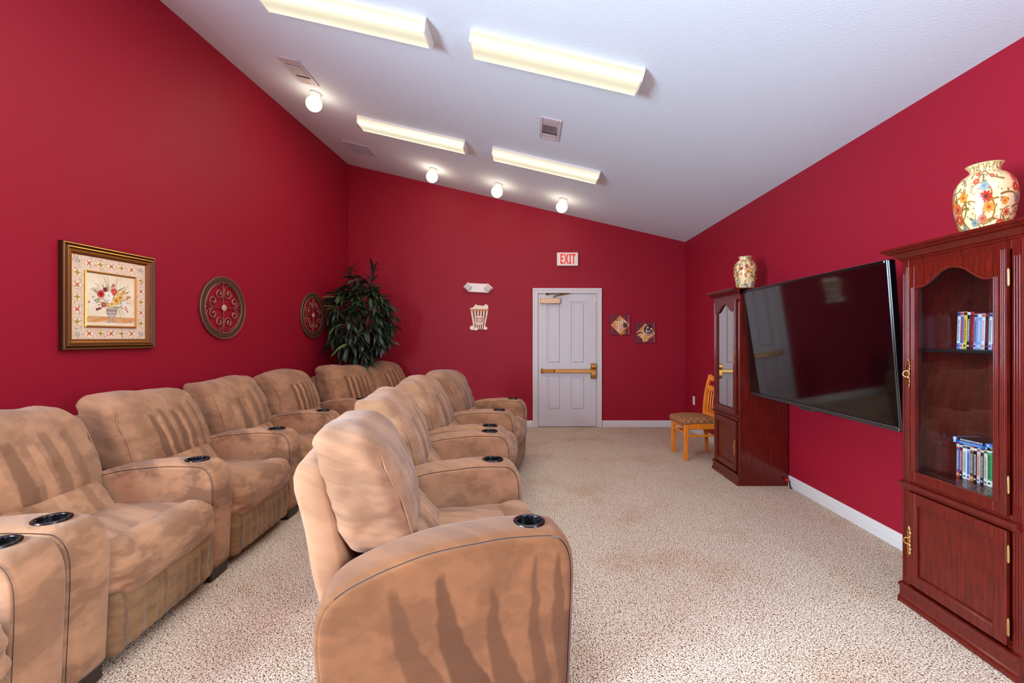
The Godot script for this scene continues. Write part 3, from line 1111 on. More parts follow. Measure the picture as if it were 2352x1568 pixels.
# hs: the side (+1 near the camera, -1 away) on which the doors hang
func cabinet(label: String, d: float, hs: float, pane: Material) -> Node3D:
	var t := thing("curio_cabinet", label, "cabinet", Vector3(RIGHT - 0.016, 0, -d), -PI / 2)
	var D := CAB_D
	var H := CAB_H
	for s in [-1.0, 1.0]:
		put("side_panel", boxm(Vector3(s * (H - 0.010), 0.885, (D - 0.0225) / 2), Vector3(0.020, 1.77, D - 0.0225)), M.wood, t)
	put("back_panel", boxm(Vector3(0, 0.89, 0.006), Vector3(2 * H - 0.04, 1.76, 0.010)), M.wood, t)
	put("top_panel", boxm(Vector3(0, 1.772, D / 2), Vector3(2 * H - 0.04, 0.016, D - 0.004)), M.wood, t)
	put("deck", boxm(Vector3(0, 0.648, D / 2 - 0.01), Vector3(2 * H - 0.042, 0.018, D - 0.03)), M.wood, t)
	put("bottom_panel", boxm(Vector3(0, 0.09, D / 2), Vector3(2 * H - 0.042, 0.016, D - 0.02)), M.wood, t)
	put("shelf", boxm(Vector3(0, 1.305, D / 2 - 0.02), Vector3(2 * H - 0.044, 0.012, D - 0.08), 0.002), M.black, t)
	# reeded pilasters, rails
	for s in [-1.0, 1.0]:
		var p := Mb.new()
		p.box(Vector3(s * (H - 0.020), 0.885, D - 0.011), Vector3(0.040, 1.768, 0.022), 0.002)
		p.box(Vector3(s * (H - 0.054), 0.885, D - 0.020), Vector3(0.034, 1.76, 0.006))
		for k in 3:
			p.tube([Vector3(s * (H - 0.010 - 0.010 * k), 0.13, D), Vector3(s * (H - 0.010 - 0.010 * k), 0.58, D)], 0.0035, 8)
			p.tube([Vector3(s * (H - 0.010 - 0.010 * k), 0.70, D), Vector3(s * (H - 0.010 - 0.010 * k), 1.70, D)], 0.0035, 8)
		put("pilaster", p.commit(), M.wood, t)
	put("rail", boxm(Vector3(0, 1.752, D - 0.011), Vector3(2 * H - 0.082, 0.045, 0.022), 0.002), M.wood, t)
	put("rail", boxm(Vector3(0, 0.618, D - 0.011), Vector3(2 * H - 0.082, 0.065, 0.022), 0.002), M.wood, t)
	# crown, waist and plinth mouldings, mitred round three sides
	var path := [Vector2(-H, 0.0), Vector2(-H, D), Vector2(H, D), Vector2(H, 0.0)]
	path.reverse()
	var front := [Vector2(H, D), Vector2(-H, D)]
	var crown := Mb.new()
	crown.moulding([Vector2(0.0, 1.766), Vector2(0.006, 1.768), Vector2(0.008, 1.776), Vector2(0.016, 1.780), Vector2(0.024, 1.790), Vector2(0.036, 1.802), Vector2(0.050, 1.808), Vector2(0.054, 1.816), Vector2(0.064, 1.820), Vector2(0.065, 1.832)], path if hs > 0.0 else path.slice(1))
	crown.box(Vector3(0, 1.8262, D / 2), Vector3(2 * H - 0.004, 0.0115, D - 0.004))
	put("crown", crown.commit(), M.wood, t)
	var waist := Mb.new()
	waist.moulding([Vector2(0.0, 0.596), Vector2(0.010, 0.598), Vector2(0.014, 0.606), Vector2(0.022, 0.610), Vector2(0.024, 0.620), Vector2(0.016, 0.626), Vector2(0.0, 0.628)], front)
	put("waist_moulding", waist.commit(), M.wood, t)
	var plinth := Mb.new()
	plinth.moulding([Vector2(0.024, 0.0), Vector2(0.026, 0.018), Vector2(0.020, 0.030), Vector2(0.014, 0.036), Vector2(0.014, 0.078), Vector2(0.022, 0.084), Vector2(0.024, 0.094), Vector2(0.016, 0.100), Vector2(0.0, 0.102)], front)
	put("plinth", plinth.commit(), M.wood, t)
	var pulls := pull_meshes()
	var w := 0.243
	# lower door: frame and sunk panel
	var ld := Node3D.new()
	ld.name = "lower_door"
	t.add_child(ld)
	var z0 := D - 0.004
	var st := 0.052
	var fr := Mb.new()
	for s in [-1.0, 1.0]:
		fr.box(Vector3(s * (w - st / 2), 0.351, z0 + 0.012), Vector3(st, 0.466, 0.022), 0.004)
	fr.box(Vector3(0, 0.584 - st / 2, z0 + 0.0115), Vector3(2 * (w - st), st, 0.021), 0.002)
	fr.box(Vector3(0, 0.118 + st / 2, z0 + 0.0115), Vector3(2 * (w - st), st, 0.021), 0.002)
	put("frame", fr.commit(), M.wood, ld)
	var pn := Mb.new()
	pn.x = Transform3D(Basis(), Vector3(0, 0.351, 0))
	var ph := Vector2(w - st + 0.004, 0.233 - st + 0.004)
	pn.prism(PackedVector2Array([Vector2(-ph.x, -ph.y), Vector2(ph.x, -ph.y), Vector2(ph.x, ph.y), Vector2(-ph.x, ph.y)]), z0 + 0.002, z0 + 0.008)
	put("panel", pn.commit(), M.wood, ld)
	var cv := Mb.new()                           # the ogee lip round the panel
	for q in [[Vector3(-ph.x + 0.005, 0.351 - ph.y, z0 + 0.013), Vector3(-ph.x + 0.005, 0.351 + ph.y, z0 + 0.013)], [Vector3(ph.x - 0.005, 0.351 - ph.y, z0 + 0.013), Vector3(ph.x - 0.005, 0.351 + ph.y, z0 + 0.013)], [Vector3(-ph.x, 0.351 - ph.y + 0.005, z0 + 0.013), Vector3(ph.x, 0.351 - ph.y + 0.005, z0 + 0.013)], [Vector3(-ph.x, 0.351 + ph.y - 0.005, z0 + 0.013), Vector3(ph.x, 0.351 + ph.y - 0.005, z0 + 0.013)]]:
		cv.tube(q, 0.006, 8)
	put("panel_lip", cv.commit(), M.wood, ld)
	add_pull(ld, Vector3(-hs * (w - 0.020), 0.336, z0 + 0.023), pulls, hs)
	for y in [0.494, 0.198]:
		add_hinge(ld, Vector3(hs * (w + 0.006), y, z0 + 0.018))
	# upper door: glass under an ogee arched rail
	var ud := Node3D.new()
	ud.name = "glass_door"
	t.add_child(ud)
	var y0 := 0.645
	var y1 := 1.732
	st = 0.050
	fr = Mb.new()
	for s in [-1.0, 1.0]:
		fr.box(Vector3(s * (w - st / 2), (y0 + y1) / 2, z0 + 0.012), Vector3(st, y1 - y0, 0.022), 0.003)
	fr.box(Vector3(0, y0 + 0.024, z0 + 0.0115), Vector3(2 * (w - st), 0.048, 0.021), 0.003)
	var g := w - st
	var low := 1.622
	var arch := spline([Vector2(-g, low), Vector2(-g + 0.045, low + 0.002), Vector2(-g * 0.55, low + 0.026), Vector2(-g * 0.30, low + 0.060), Vector2(0, low + 0.074), Vector2(g * 0.30, low + 0.060), Vector2(g * 0.55, low + 0.026), Vector2(g - 0.045, low + 0.002), Vector2(g, low)], 5)
	var top := arch.duplicate()
	top.append(Vector2(g, y1))
	top.append(Vector2(-g, y1))
	fr.prism(top, z0 + 0.001, z0 + 0.022, 0.0)
	put("frame", fr.commit(), M.wood, ud)
	var lip := []
	for p in arch:
		lip.append(Vector3(p.x, p.y - 0.001, z0 + 0.018))
	var lm := Mb.new()
	lm.tube(lip, 0.005, 8)
	put("arch_lip", lm.commit(), M.wood, ud)
	lm = Mb.new()
	lm.tube([Vector3(-g, y0 + 0.049, z0 + 0.018), Vector3(g, y0 + 0.049, z0 + 0.018)], 0.005, 8)
	put("rail_lip", lm.commit(), M.wood, ud)
	var bd := Mb.new()
	for s in [-1.0, 1.0]:
		for k in 3:
			bd.tube([Vector3(s * (g + 0.003 + 0.007 * k), y0 + 0.05, z0 + 0.0225), Vector3(s * (g + 0.003 + 0.007 * k), low, z0 + 0.0225)], 0.0034, 8)
			bd.tube([Vector3(s * (w - 0.004 - 0.007 * k), y0 + 0.003, z0 + 0.0225), Vector3(s * (w - 0.004 - 0.007 * k), y1 - 0.003, z0 + 0.0225)], 0.0034, 8)
	put("beading", bd.commit(), M.wood, ud)
	put("pane", boxm(Vector3(0, (y0 + y1) / 2, z0 + 0.006), Vector3(2 * g + 0.01, y1 - y0 - 0.03, 0.003)), pane, ud)
	add_pull(ud, Vector3(-hs * (w - 0.020), 1.185, z0 + 0.0265), pulls, hs)
	for y in [1.614, 0.774]:
		add_hinge(ud, Vector3(hs * (w + 0.006), y, z0 + 0.018))
	return t

func build_cabinets() -> void:
	cabinet("tall cherry wood curio cabinet with movie cases behind its glass door", 2.09, 1.0, M.pane)
	cabinet("tall cherry wood curio cabinet beside the wooden dining chair, its glass mirroring the door", 4.49, -1.0, M.mirror_pane)
	build_cases()

# ------------------------------------------------------------------ movie cases
func spine_atlas() -> ImageTexture:
	var im := blank(24 * 32, 256, Color.BLACK)
	var rng := RandomNumberGenerator.new()
	rng.seed = 77
	for i in CASES.size():
		var c: Dictionary = CASES[i]
		im.fill_rect(Rect2i(i * 32, 0, 32, 256), c.a)
		im.fill_rect(Rect2i(i * 32, 0, 32, 34), c.b)
		im.fill_rect(Rect2i(i * 32, 214, 32, 42), c.b)
		im.fill_rect(Rect2i(i * 32 + 2, 6, 28, 18), c.c)
		var y := 52
		while y < 196:                           # the title, read down the spine: strokes too small to make out
			var h := rng.randi_range(5, 11)
			im.fill_rect(Rect2i(i * 32 + 8, y, 16, h), c.c)
			im.fill_rect(Rect2i(i * 32 + 12, y + 1, rng.randi_range(4, 8), maxi(1, h - 3)), c.a)
			y += h + 3
		im.fill_rect(Rect2i(i * 32 + 8, 226, 16, 12), c.c)
	return tex(im)

var CASES := [
	{"n": "white spine and blue cap", "a": rgb8(226, 236, 236), "b": rgb8(120, 140, 205), "c": rgb8(60, 60, 110)},
	{"n": "violet and red spine", "a": rgb8(96, 92, 170), "b": rgb8(190, 190, 215), "c": rgb8(214, 70, 40)},
	{"n": "yellow spine", "a": rgb8(240, 206, 70), "b": rgb8(226, 190, 40), "c": rgb8(30, 26, 20)},
	{"n": "black spine with white lettering", "a": rgb8(24, 20, 24), "b": rgb8(40, 20, 26), "c": rgb8(240, 234, 228)},
	{"n": "dark red spine", "a": rgb8(140, 16, 34), "b": rgb8(100, 10, 26), "c": rgb8(190, 40, 56)},
	{"n": "grey and lilac spine", "a": rgb8(150, 150, 190), "b": rgb8(170, 174, 210), "c": rgb8(60, 50, 90)},
	{"n": "sky blue spine", "a": rgb8(126, 170, 226), "b": rgb8(150, 176, 222), "c": rgb8(220, 226, 240)},
	{"n": "white spine with red lettering", "a": rgb8(232, 230, 236), "b": rgb8(214, 204, 190), "c": rgb8(226, 90, 70)},
	{"n": "plum spine", "a": rgb8(70, 30, 52), "b": rgb8(40, 26, 40), "c": rgb8(120, 60, 80)},
	{"n": "pale grey spine", "a": rgb8(222, 222, 222), "b": rgb8(190, 176, 220), "c": rgb8(70, 66, 90)},
	{"n": "white spine and red cap", "a": rgb8(236, 226, 234), "b": rgb8(206, 30, 40), "c": rgb8(120, 80, 150)},
	{"n": "navy spine with orange foot", "a": rgb8(84, 84, 140), "b": rgb8(220, 90, 50), "c": rgb8(180, 220, 230)},
	{"n": "crimson and black spine", "a": rgb8(130, 20, 50), "b": rgb8(24, 22, 30), "c": rgb8(220, 200, 200)},
	{"n": "broad white spine", "a": rgb8(226, 232, 224), "b": rgb8(236, 238, 232), "c": rgb8(80, 96, 96)},
	{"n": "light blue spine", "a": rgb8(130, 160, 216), "b": rgb8(220, 200, 210), "c": rgb8(40, 30, 60)},
	{"n": "brown and orange spine", "a": rgb8(90, 56, 50), "b": rgb8(214, 120, 70), "c": rgb8(220, 210, 200)},
	{"n": "black spine with white marks", "a": rgb8(20, 18, 22), "b": rgb8(30, 26, 30), "c": rgb8(226, 220, 216)},
	{"n": "salmon pink spine", "a": rgb8(226, 178, 160), "b": rgb8(214, 200, 220), "c": rgb8(150, 100, 96)},
	{"n": "dark green spine", "a": rgb8(30, 50, 44), "b": rgb8(26, 40, 70), "c": rgb8(210, 200, 190)},
	{"n": "ivory spine", "a": rgb8(226, 216, 200), "b": rgb8(214, 206, 190), "c": rgb8(110, 90, 80)},
	{"n": "green spine", "a": rgb8(76, 160, 104), "b": rgb8(236, 240, 226), "c": rgb8(24, 60, 36)},
	{"n": "blue case", "a": rgb8(40, 110, 190), "b": rgb8(30, 80, 160), "c": rgb8(160, 200, 240)},
	{"n": "black and blue case", "a": rgb8(20, 26, 40), "b": rgb8(60, 120, 200), "c": rgb8(220, 226, 236)},
]

func case_mesh(i: int, s: Vector3) -> ArrayMesh:
	# a case standing in the cabinet: spine toward -x, thickness along z
	var m := Mb.new()
	m.box(Vector3(0, s.y / 2, 0), s, 0.0015)
	for k in m.v.size():
		var p := m.v[k]
		var q := 0.5 + p.z / s.z * 0.9
		m.uv[k] = Vector2((i + clampf(q, 0.06, 0.94)) / 24.0, clampf(1.0 - p.y / s.y, 0.01, 0.99))
	return m.commit()

func build_cases() -> void:
	var sm := mat(Color.WHITE, 0.25)
	sm.albedo_texture = spine_atlas()
	M.spine = sm
	var upper := [0, 1, 2, 3, 4, 5, 6, 7, 8, 9, 10]
	var lower := [11, 12, 13, 14, 15, 16, 17, 18, 19]
	var d := 2.338
	for k in upper.size():
		var th := 0.0165 if k != 6 else 0.02
		d -= th / 2
		var hh := 0.19 if k < 5 else 0.176
		var o := put("movie_case", case_mesh(upper[k], Vector3(0.135, hh, th - 0.001)), M.spine, self, Vector3(2.21 + 0.0675, 1.3115, -d - 0.008 + 0.001 * k), Vector3(0.035, 0, 0))
		tag(o, "movie case with %s standing on the upper cabinet shelf" % CASES[upper[k]].n, "movie case", "movie cases on the upper shelf")
		d -= th / 2
	d = 2.338
	for k in lower.size():
		var th := 0.017 if k != 2 else 0.022
		d -= th / 2
		var o := put("movie_case", case_mesh(lower[k], Vector3(0.135, 0.172, th - 0.001)), M.spine, self, Vector3(2.20 + 0.0675, 0.6575, -d), Vector3(0.012, 0, 0))
		tag(o, "movie case with %s standing on the cabinet floor" % CASES[lower[k]].n, "movie case", "movie cases on the lower shelf")
		d -= th / 2
	# the green case at the end of the row, its cover toward the room
	d -= 0.011
	var gr := thing("movie_case", "green movie case with large letters on its cover, at the row's end", "movie case", Vector3(2.20 + 0.0675, 0.6575, -d), 0.0, "movie cases on the lower shelf")
	put("case", case_mesh(20, Vector3(0.135, 0.19, 0.02)), M.spine, gr)
	put("cover", boxm(Vector3(0.004, 0.095, 0.0105), Vector3(0.122, 0.182, 0.001)), mat(rgb8(120, 190, 160), 0.2), gr)
	put("cover_photo", boxm(Vector3(0.012, 0.07, 0.0112), Vector3(0.09, 0.09, 0.001)), mat(rgb8(206, 206, 216), 0.2), gr)
	var tm := TextMesh.new()
	tm.text = "DA"
	tm.font = sans(true)
	tm.font_size = 40
	tm.pixel_size = 0.001
	tm.depth = 0.001
	tm.horizontal_alignment = HORIZONTAL_ALIGNMENT_LEFT
	put("lettering", tm, mat(rgb8(20, 66, 44), 0.3), gr, Vector3(-0.052, 0.150, 0.0115))
	# two blue cases lying on top of the row
	var b1 := put("movie_case", case_mesh(21, Vector3(0.135, 0.19, 0.015)), M.spine, self, Vector3(2.20 + 0.0675, 0.8395, -2.165), Vector3(-PI / 2, 0, 0))
	tag(b1, "bright blue movie case lying flat across the row", "movie case", "movie cases on the lower shelf")
	var b2 := put("movie_case", case_mesh(22, Vector3(0.135, 0.19, 0.015)), M.spine, self, Vector3(2.196 + 0.0675, 0.8555, -2.155), Vector3(-PI / 2, 0.05, 0))
	tag(b2, "dark blue movie case lying flat, topmost above the row", "movie case", "movie cases on the lower shelf")

func sans(bold: bool) -> Font:
	var f := SystemFont.new()
	f.font_names = PackedStringArray(["Droid Sans"])
	f.font_weight = 700 if bold else 400
	return f

# ------------------------------------------------------------------ television
func build_tv() -> void:
	var t := thing("television", "large flat black television hung tilted on the red wall between cabinets", "television", Vector3(2.018, 1.325, -3.340), -PI / 2)
	var W := 1.672
	var H := 0.955
	var tilt := Basis(Vector3.RIGHT, 0.078)
	var body := Mb.new()
	body.x = Transform3D(tilt, Vector3.ZERO)
	body.box(Vector3(0, 0, -0.024), Vector3(W, H, 0.044), 0.006)
	body.box(Vector3(0, -0.02, -0.06), Vector3(W * 0.7, H * 0.6, 0.05), 0.02)
	put("housing", body.commit(), M.bezel, t)
	var bz := Mb.new()
	bz.x = Transform3D(tilt, Vector3.ZERO)
	for s in [-1.0, 1.0]:
		bz.box(Vector3(s * (W / 2 - 0.009), 0, 0.001), Vector3(0.018, H, 0.010), 0.004)
	bz.box(Vector3(0, H / 2 - 0.010, 0.001), Vector3(W - 0.036, 0.020, 0.010), 0.004)
	put("bezel", bz.commit(), M.bezel, t)
	var st := Mb.new()
	st.x = Transform3D(tilt, Vector3.ZERO)
	st.box(Vector3(0, -H / 2 + 0.012, 0.002), Vector3(W - 0.004, 0.026, 0.014), 0.005)
	st.tube([Vector3(-0.10, -H / 2 + 0.002, 0.006), Vector3(-0.06, -H / 2 - 0.008, 0.008), Vector3(0.06, -H / 2 - 0.008, 0.008), Vector3(0.10, -H / 2 + 0.002, 0.006)], 0.008, 8)
	put("lower_strip", st.commit(), M.bezel_strip, t)
	var sc := Mb.new()
	sc.x = Transform3D(tilt, Vector3.ZERO)
	sc.box(Vector3(0, 0.006, -0.0005), Vector3(W - 0.034, H - 0.05, 0.006))
	put("screen", sc.commit(), M.screen, t)
	var mt := Mb.new()
	mt.box(Vector3(0, 0.0, -0.20), Vector3(0.60, 0.10, 0.20), 0.005)
	mt.box(Vector3(0, 0.0, -0.375), Vector3(0.5, 0.45, 0.03), 0.004)
	mt.box(Vector3(0.0, -0.28, -0.16), Vector3(0.5, 0.06, 0.14), 0.004)
	mt.box(Vector3(0, -0.14, -0.30), Vector3(0.12, 0.30, 0.14), 0.004)
	put("wall_mount", mt.commit(), M.black, t)

# ------------------------------------------------------------------ dining chair
func build_chair() -> void:
	# local: faces -x, seat centre at the origin
	var t := thing("dining_chair", "honey oak dining chair with slatted back and patterned seat", "chair", Vector3(1.945, 0, -5.27), 0.05)
	var legf := func(z: float) -> ArrayMesh:
		var m := Mb.new()
		m.x = Transform3D(Basis(Vector3(0, 0, 1), 0.0), Vector3(-0.19, 0, z))
		m.box(Vector3(0, 0.20, 0), Vector3(0.042, 0.40, 0.036), 0.004)
		return m.commit()
	var post := func(z: float) -> ArrayMesh:
		var m := Mb.new()
		var prof := PackedVector2Array()
		var front := spline([Vector2(0.205, 0.0), Vector2(0.185, 0.2), Vector2(0.170, 0.42), Vector2(0.178, 0.6), Vector2(0.205, 0.78), Vector2(0.245, 0.925)], 5)
		for p in front:
			prof.append(p)
		for i in range(front.size() - 1, -1, -1):
			var wd := lerpf(0.036, 0.052, smoothstep(0.0, 0.42, front[i].y)) - 0.018 * smoothstep(0.45, 0.92, front[i].y)
			prof.append(front[i] + Vector2(wd, 0.004 if i == front.size() - 1 else 0.0))
		m.prism(prof, z - 0.014, z + 0.014, 0.003)
		return m.commit()
	for z in [-0.19, 0.19]:
		put("leg", legf.call(z), M.oak, t)
	for z in [-0.185, 0.185]:
		put("back_post", post.call(z), M.oak, t)
	for z in [-0.19, 0.19]:
		put("apron", boxm(Vector3(-0.005, 0.378, z), Vector3(0.34, 0.062, 0.022), 0.003), M.oak, t)
		put("stretcher", boxm(Vector3(0.0, 0.275, z), Vector3(0.36, 0.020, 0.020), 0.004), M.oak, t)
	put("apron", boxm(Vector3(-0.195, 0.378, 0), Vector3(0.022, 0.062, 0.34), 0.003), M.oak, t)
	put("apron", boxm(Vector3(0.185, 0.378, 0), Vector3(0.022, 0.062, 0.34), 0.003), M.oak, t)
	put("stretcher", boxm(Vector3(-0.19, 0.30, 0), Vector3(0.020, 0.020, 0.34), 0.004), M.oak, t)
	# back: two rails and six slim slats bowed with the posts
	for r in [[0.885, 0.06, 0.245], [0.775, 0.055, 0.215]]:
		put("back_rail", boxm(Vector3(r[2] + 0.012, r[0], 0), Vector3(0.020, r[1], 0.345), 0.005), M.oak, t)
	put("back_rail", boxm(Vector3(0.19, 0.47, 0), Vector3(0.020, 0.04, 0.345), 0.004), M.oak, t)
	for k in 5:
		var z := -0.11 + 0.055 * k
		var m := Mb.new()
		m.tube([Vector3(0.196, 0.48, z), Vector3(0.198, 0.58, z), Vector3(0.208, 0.68, z), Vector3(0.225, 0.76, z)], 0.0085, 8)
		put("slat", m.commit(), M.oak, t)
	# padded seat with a diamond weave
	var im := blank(256, 256, rgb8(158, 104, 62))
	for y in 256:
		for x in 256:
			var a := absf(fposmod(x + y, 64.0) - 32.0)
			var b := absf(fposmod(x - y, 64.0) - 32.0)
			var c := rgb8(158, 104, 62)
			if a < 4.0 or b < 4.0:
				c = rgb8(104, 62, 38)
			elif a > 26.0 and b > 26.0:
				c = rgb8(206, 150, 92)
			elif (a > 18.0 and a < 22.0) or (b > 18.0 and b < 22.0):
				c = rgb8(184, 128, 78)
			im.set_pixel(x, y, c)
	var fab := mat(Color.WHITE, 0.9)
	fab.albedo_texture = tex(im)
	fab.uv1_triplanar = true
	fab.uv1_scale = Vector3(3.4, 3.4, 3.4)
	var sm := Mb.new()
	sm.puff(Vector3(0.43, 0.075, 0.42), 0.034, Vector3i(14, 5, 14), Vector3(0, 0.012, 0), 0.004, 5, func(p: Vector3) -> Vector3: return Vector3(p.x, p.y - 0.35 * p.x * p.x, p.z * (1.0 + 0.12 * -p.x)))
	put("seat_cushion", sm.commit(), fab, t, Vector3(-0.025, 0.436, 0))

# ------------------------------------------------------------------ the plant in the corner
func leaf_mesh(len: float, wid: float, droop: float) -> ArrayMesh:
	var m := Mb.new()
	var n := 6
	var rows := []
	for i in n + 1:
		var f := float(i) / n
		var w := wid * pow(sin(PI * clampf(f * 0.92 + 0.06, 0.0, 1.0)), 0.85) * (1.0 if i < n else 0.05)
		var y := -droop * f * f * len
		rows.append([m.add(Vector3(f * len, y + w * 0.35, -w)), m.add(Vector3(f * len, y, 0)), m.add(Vector3(f * len, y + w * 0.35, w))])
	for i in n:
		for k in 2:
			m.quad(rows[i][k], rows[i][k + 1], rows[i + 1][k + 1], rows[i + 1][k])
	return m.commit()

func build_plant() -> void:
	var at := Vector3(-2.55, 0, -6.70)
	var t := thing("potted_tree", "tall artificial leafy tree with dark green drooping leaves in the corner", "plant", at)
	var pot := Mb.new()
	pot.lathe([Vector2(0.0, 0.0), Vector2(0.095, 0.0), Vector2(0.105, 0.02), Vector2(0.13, 0.24), Vector2(0.14, 0.25), Vector2(0.14, 0.27), Vector2(0.128, 0.27), Vector2(0.12, 0.235)], 28)
	put("pot", pot.commit(), M.pot, t)
	var soil := Mb.new()
	soil.lathe([Vector2(0.0, 0.242), Vector2(0.06, 0.242), Vector2(0.118, 0.236)], 20)
	put("soil", soil.commit(), M.soil, t)
	var rng := RandomNumberGenerator.new()
	rng.seed = 4242
	var mid := Vector3(-2.285, 1.62, -6.22) - at
	var rad := Vector3(0.46, 0.64, 0.40)
	# stems fan out of the pot
	var tips := []
	for k in 5:
		var a := Vector3(-0.03 + 0.02 * k, 0.22, 0.02 * (k - 2))
		var e: Vector3 = mid + Vector3(rng.randf_range(-0.26, 0.26), 0.1 + 0.11 * k, rng.randf_range(-0.15, 0.2))
		var b: Vector3 = a.lerp(Vector3(0.10 + 0.035 * k, 0.9, 0.22), 0.8) + Vector3(rng.randf_range(-0.05, 0.05), 0, 0)
		var line := []
		var rr := []
		for i in 11:
			var f := i / 10.0
			var p := a.lerp(b, f).lerp(b.lerp(e, f), f)
			line.append(p + Vector3(sin(f * 9.0 + k), 0, cos(f * 8.0 + k)) * 0.012)
			rr.append(lerpf(0.017, 0.006, f))
		var m := Mb.new()
		m.tube(line, rr, 8)
		put("stem", m.commit(), M.stem, t)
		tips.append(line)
	var shapes := [leaf_mesh(0.17, 0.020, 0.32), leaf_mesh(0.145, 0.019, 0.5), leaf_mesh(0.19, 0.021, 0.22)]
	# sprays of leaves on a loose crown with gaps between them
	var leaves := []
	var sprays := 120
	for c in sprays:
		var y := 1.0 - 2.0 * (c + 0.5) / sprays
		var w := c * 2.39996
		var s := sqrt(1.0 - y * y)
		var dir := Vector3(cos(w) * s, y, sin(w) * s)
		var wide := 1.0 - 0.25 * maxf(0.0, y) * maxf(0.0, y)
		var p := mid + dir * rad * Vector3(wide, 1, wide) * rng.randf_range(0.62, 0.92)
		if rng.randf() < 0.10:
			continue
		var n := rng.randi_range(10, 13)
		for k in n:
			var az := atan2(dir.z, dir.x) + rng.randf_range(-1.5, 1.5)
			var up := rng.randf_range(-1.15, 0.15) + 0.55 * maxf(0.0, y)
			var b := Basis(Vector3.UP, -az) * Basis(Vector3(0, 0, 1), up) * Basis(Vector3.RIGHT, rng.randf_range(-0.7, 0.7))
			var q := p + Vector3(rng.randf_range(-0.04, 0.04), rng.randf_range(-0.05, 0.05), rng.randf_range(-0.04, 0.04))
			var tip := q + b * Vector3(0.18, -0.05, 0)
			var lo := left_x(-(tip.z + at.z)) + 0.06
			if tip.x + at.x < lo or tip.z + at.z < -BACK + 0.02 or q.x + at.x < lo or q.z + at.z < -BACK + 0.03:
				continue
			var tone := rng.randf()
			leaves.append([q, b.scaled(Vector3.ONE * rng.randf_range(0.8, 1.12)), rng.randi() % 3, 3 if tone > 0.93 else 1 if tone > 0.62 else 0 if tone > 0.3 else 2])
	# a few upright shoots at the crown
	for c in [Vector3(-0.10, 0.62, 0.05), Vector3(0.16, 0.66, 0.0), Vector3(0.2, 0.55, 0.12)]:
		for k in 9:
			var b := Basis(Vector3.UP, rng.randf() * TAU) * Basis(Vector3(0, 0, 1), rng.randf_range(0.7, 1.35))
			leaves.append([mid + c + Vector3(0, rng.randf_range(-0.08, 0.06), 0), b * 0.85, 0, 2 if k % 3 else 0])
	leaves.sort_custom(func(a, b): return a[0].z - 0.3 * absf(a[0].x) > b[0].z - 0.3 * absf(b[0].x))
	var rest := [Mb.new(), Mb.new(), Mb.new(), Mb.new()]
	for i in leaves.size():
		var l: Array = leaves[i]
		if i < 300:
			var o := put("leaf", shapes[l[2]], M.leaf[l[3]], t)
			o.transform = Transform3D(l[1], l[0])
		else:
			var m: Mb = rest[l[3] % 3]
			var arr: Array = shapes[l[2]].surface_get_arrays(0)
			var base := m.v.size()
			for k in arr[Mesh.ARRAY_VERTEX].size():
				m.v.append(Transform3D(l[1], l[0]) * arr[Mesh.ARRAY_VERTEX][k])
				m.uv.append(Vector2.ZERO)
			for k in range(0, arr[Mesh.ARRAY_INDEX].size(), 3):
				m.tri(base + arr[Mesh.ARRAY_INDEX][k], base + arr[Mesh.ARRAY_INDEX][k + 2], base + arr[Mesh.ARRAY_INDEX][k + 1])
	for i in 3:
		if rest[i].v.size():
			var o := put("foliage", rest[i].commit(), M.leaf[i], t)
			o.set_meta("kind", "stuff")

# ------------------------------------------------------------------ on the ceiling
func ceiling_node(called: String, label: String, category: String, x: float, d: float, group := "") -> Node3D:
	var t := thing(called, label, category, Vector3(x, ceil_y(x) - 0.001, -d), 0.0, group)
	t.rotation = Vector3(0, 0, -atan(CEIL_B))
	return t

func tube_light(label: String, x: float, d: float) -> void:
	var t := ceiling_node("ceiling_light", label, "ceiling light", x, d, "fluorescent ceiling lights")
	var L := 1.22
	put("pan", boxm(Vector3(0, -0.012, 0), Vector3(L, 0.024, 0.262), 0.003), M.white_plastic, t)
	for s in [-1.0, 1.0]:
		var e := Mb.new()
		e.x = Transform3D(Basis(Vector3.UP, PI / 2), Vector3(s * (L / 2 - 0.005), 0, 0))
		e.prism(PackedVector2Array([Vector2(-0.132, -0.006), Vector2(-0.130, -0.036), Vector2(-0.104, -0.082), Vector2(0.104, -0.082), Vector2(0.130, -0.036), Vector2(0.132, -0.006)]), -0.006, 0.006)
		put("end_cap", e.commit(), M.white_plastic, t)
	# the wraparound lens
	var m := Mb.new()
	var prof := spline([Vector2(0.127, -0.022), Vector2(0.124, -0.036), Vector2(0.100, -0.074), Vector2(0.0, -0.080), Vector2(-0.100, -0.074), Vector2(-0.124, -0.036), Vector2(-0.127, -0.022)], 4)
	var rows := []
	for i in prof.size():
		var v := float(i) / (prof.size() - 1)
		rows.append([m.add(Vector3(-L / 2 + 0.008, prof[i].y, prof[i].x), Vector2(0.1, v)), m.add(Vector3(L / 2 - 0.008, prof[i].y, prof[i].x), Vector2(0.9, v))])
	for i in prof.size() - 1:
		m.quad(rows[i][0], rows[i + 1][0], rows[i + 1][1], rows[i][1])
	put("lens", m.commit(), M.lens, t)
	var al := AreaLight3D.new()
	al.name = "tube_glow"
	al.area_size = Vector2(1.14, 0.2)
	al.light_color = rgb8(255, 244, 224)
	al.light_energy = TUBE_E
	al.area_range = 16.0
	al.area_attenuation = 2.0
	al.shadow_enabled = true
	t.add_child(al)
	al.position = Vector3(0, -0.088, 0)
	al.rotation = Vector3(-PI / 2, 0, 0)

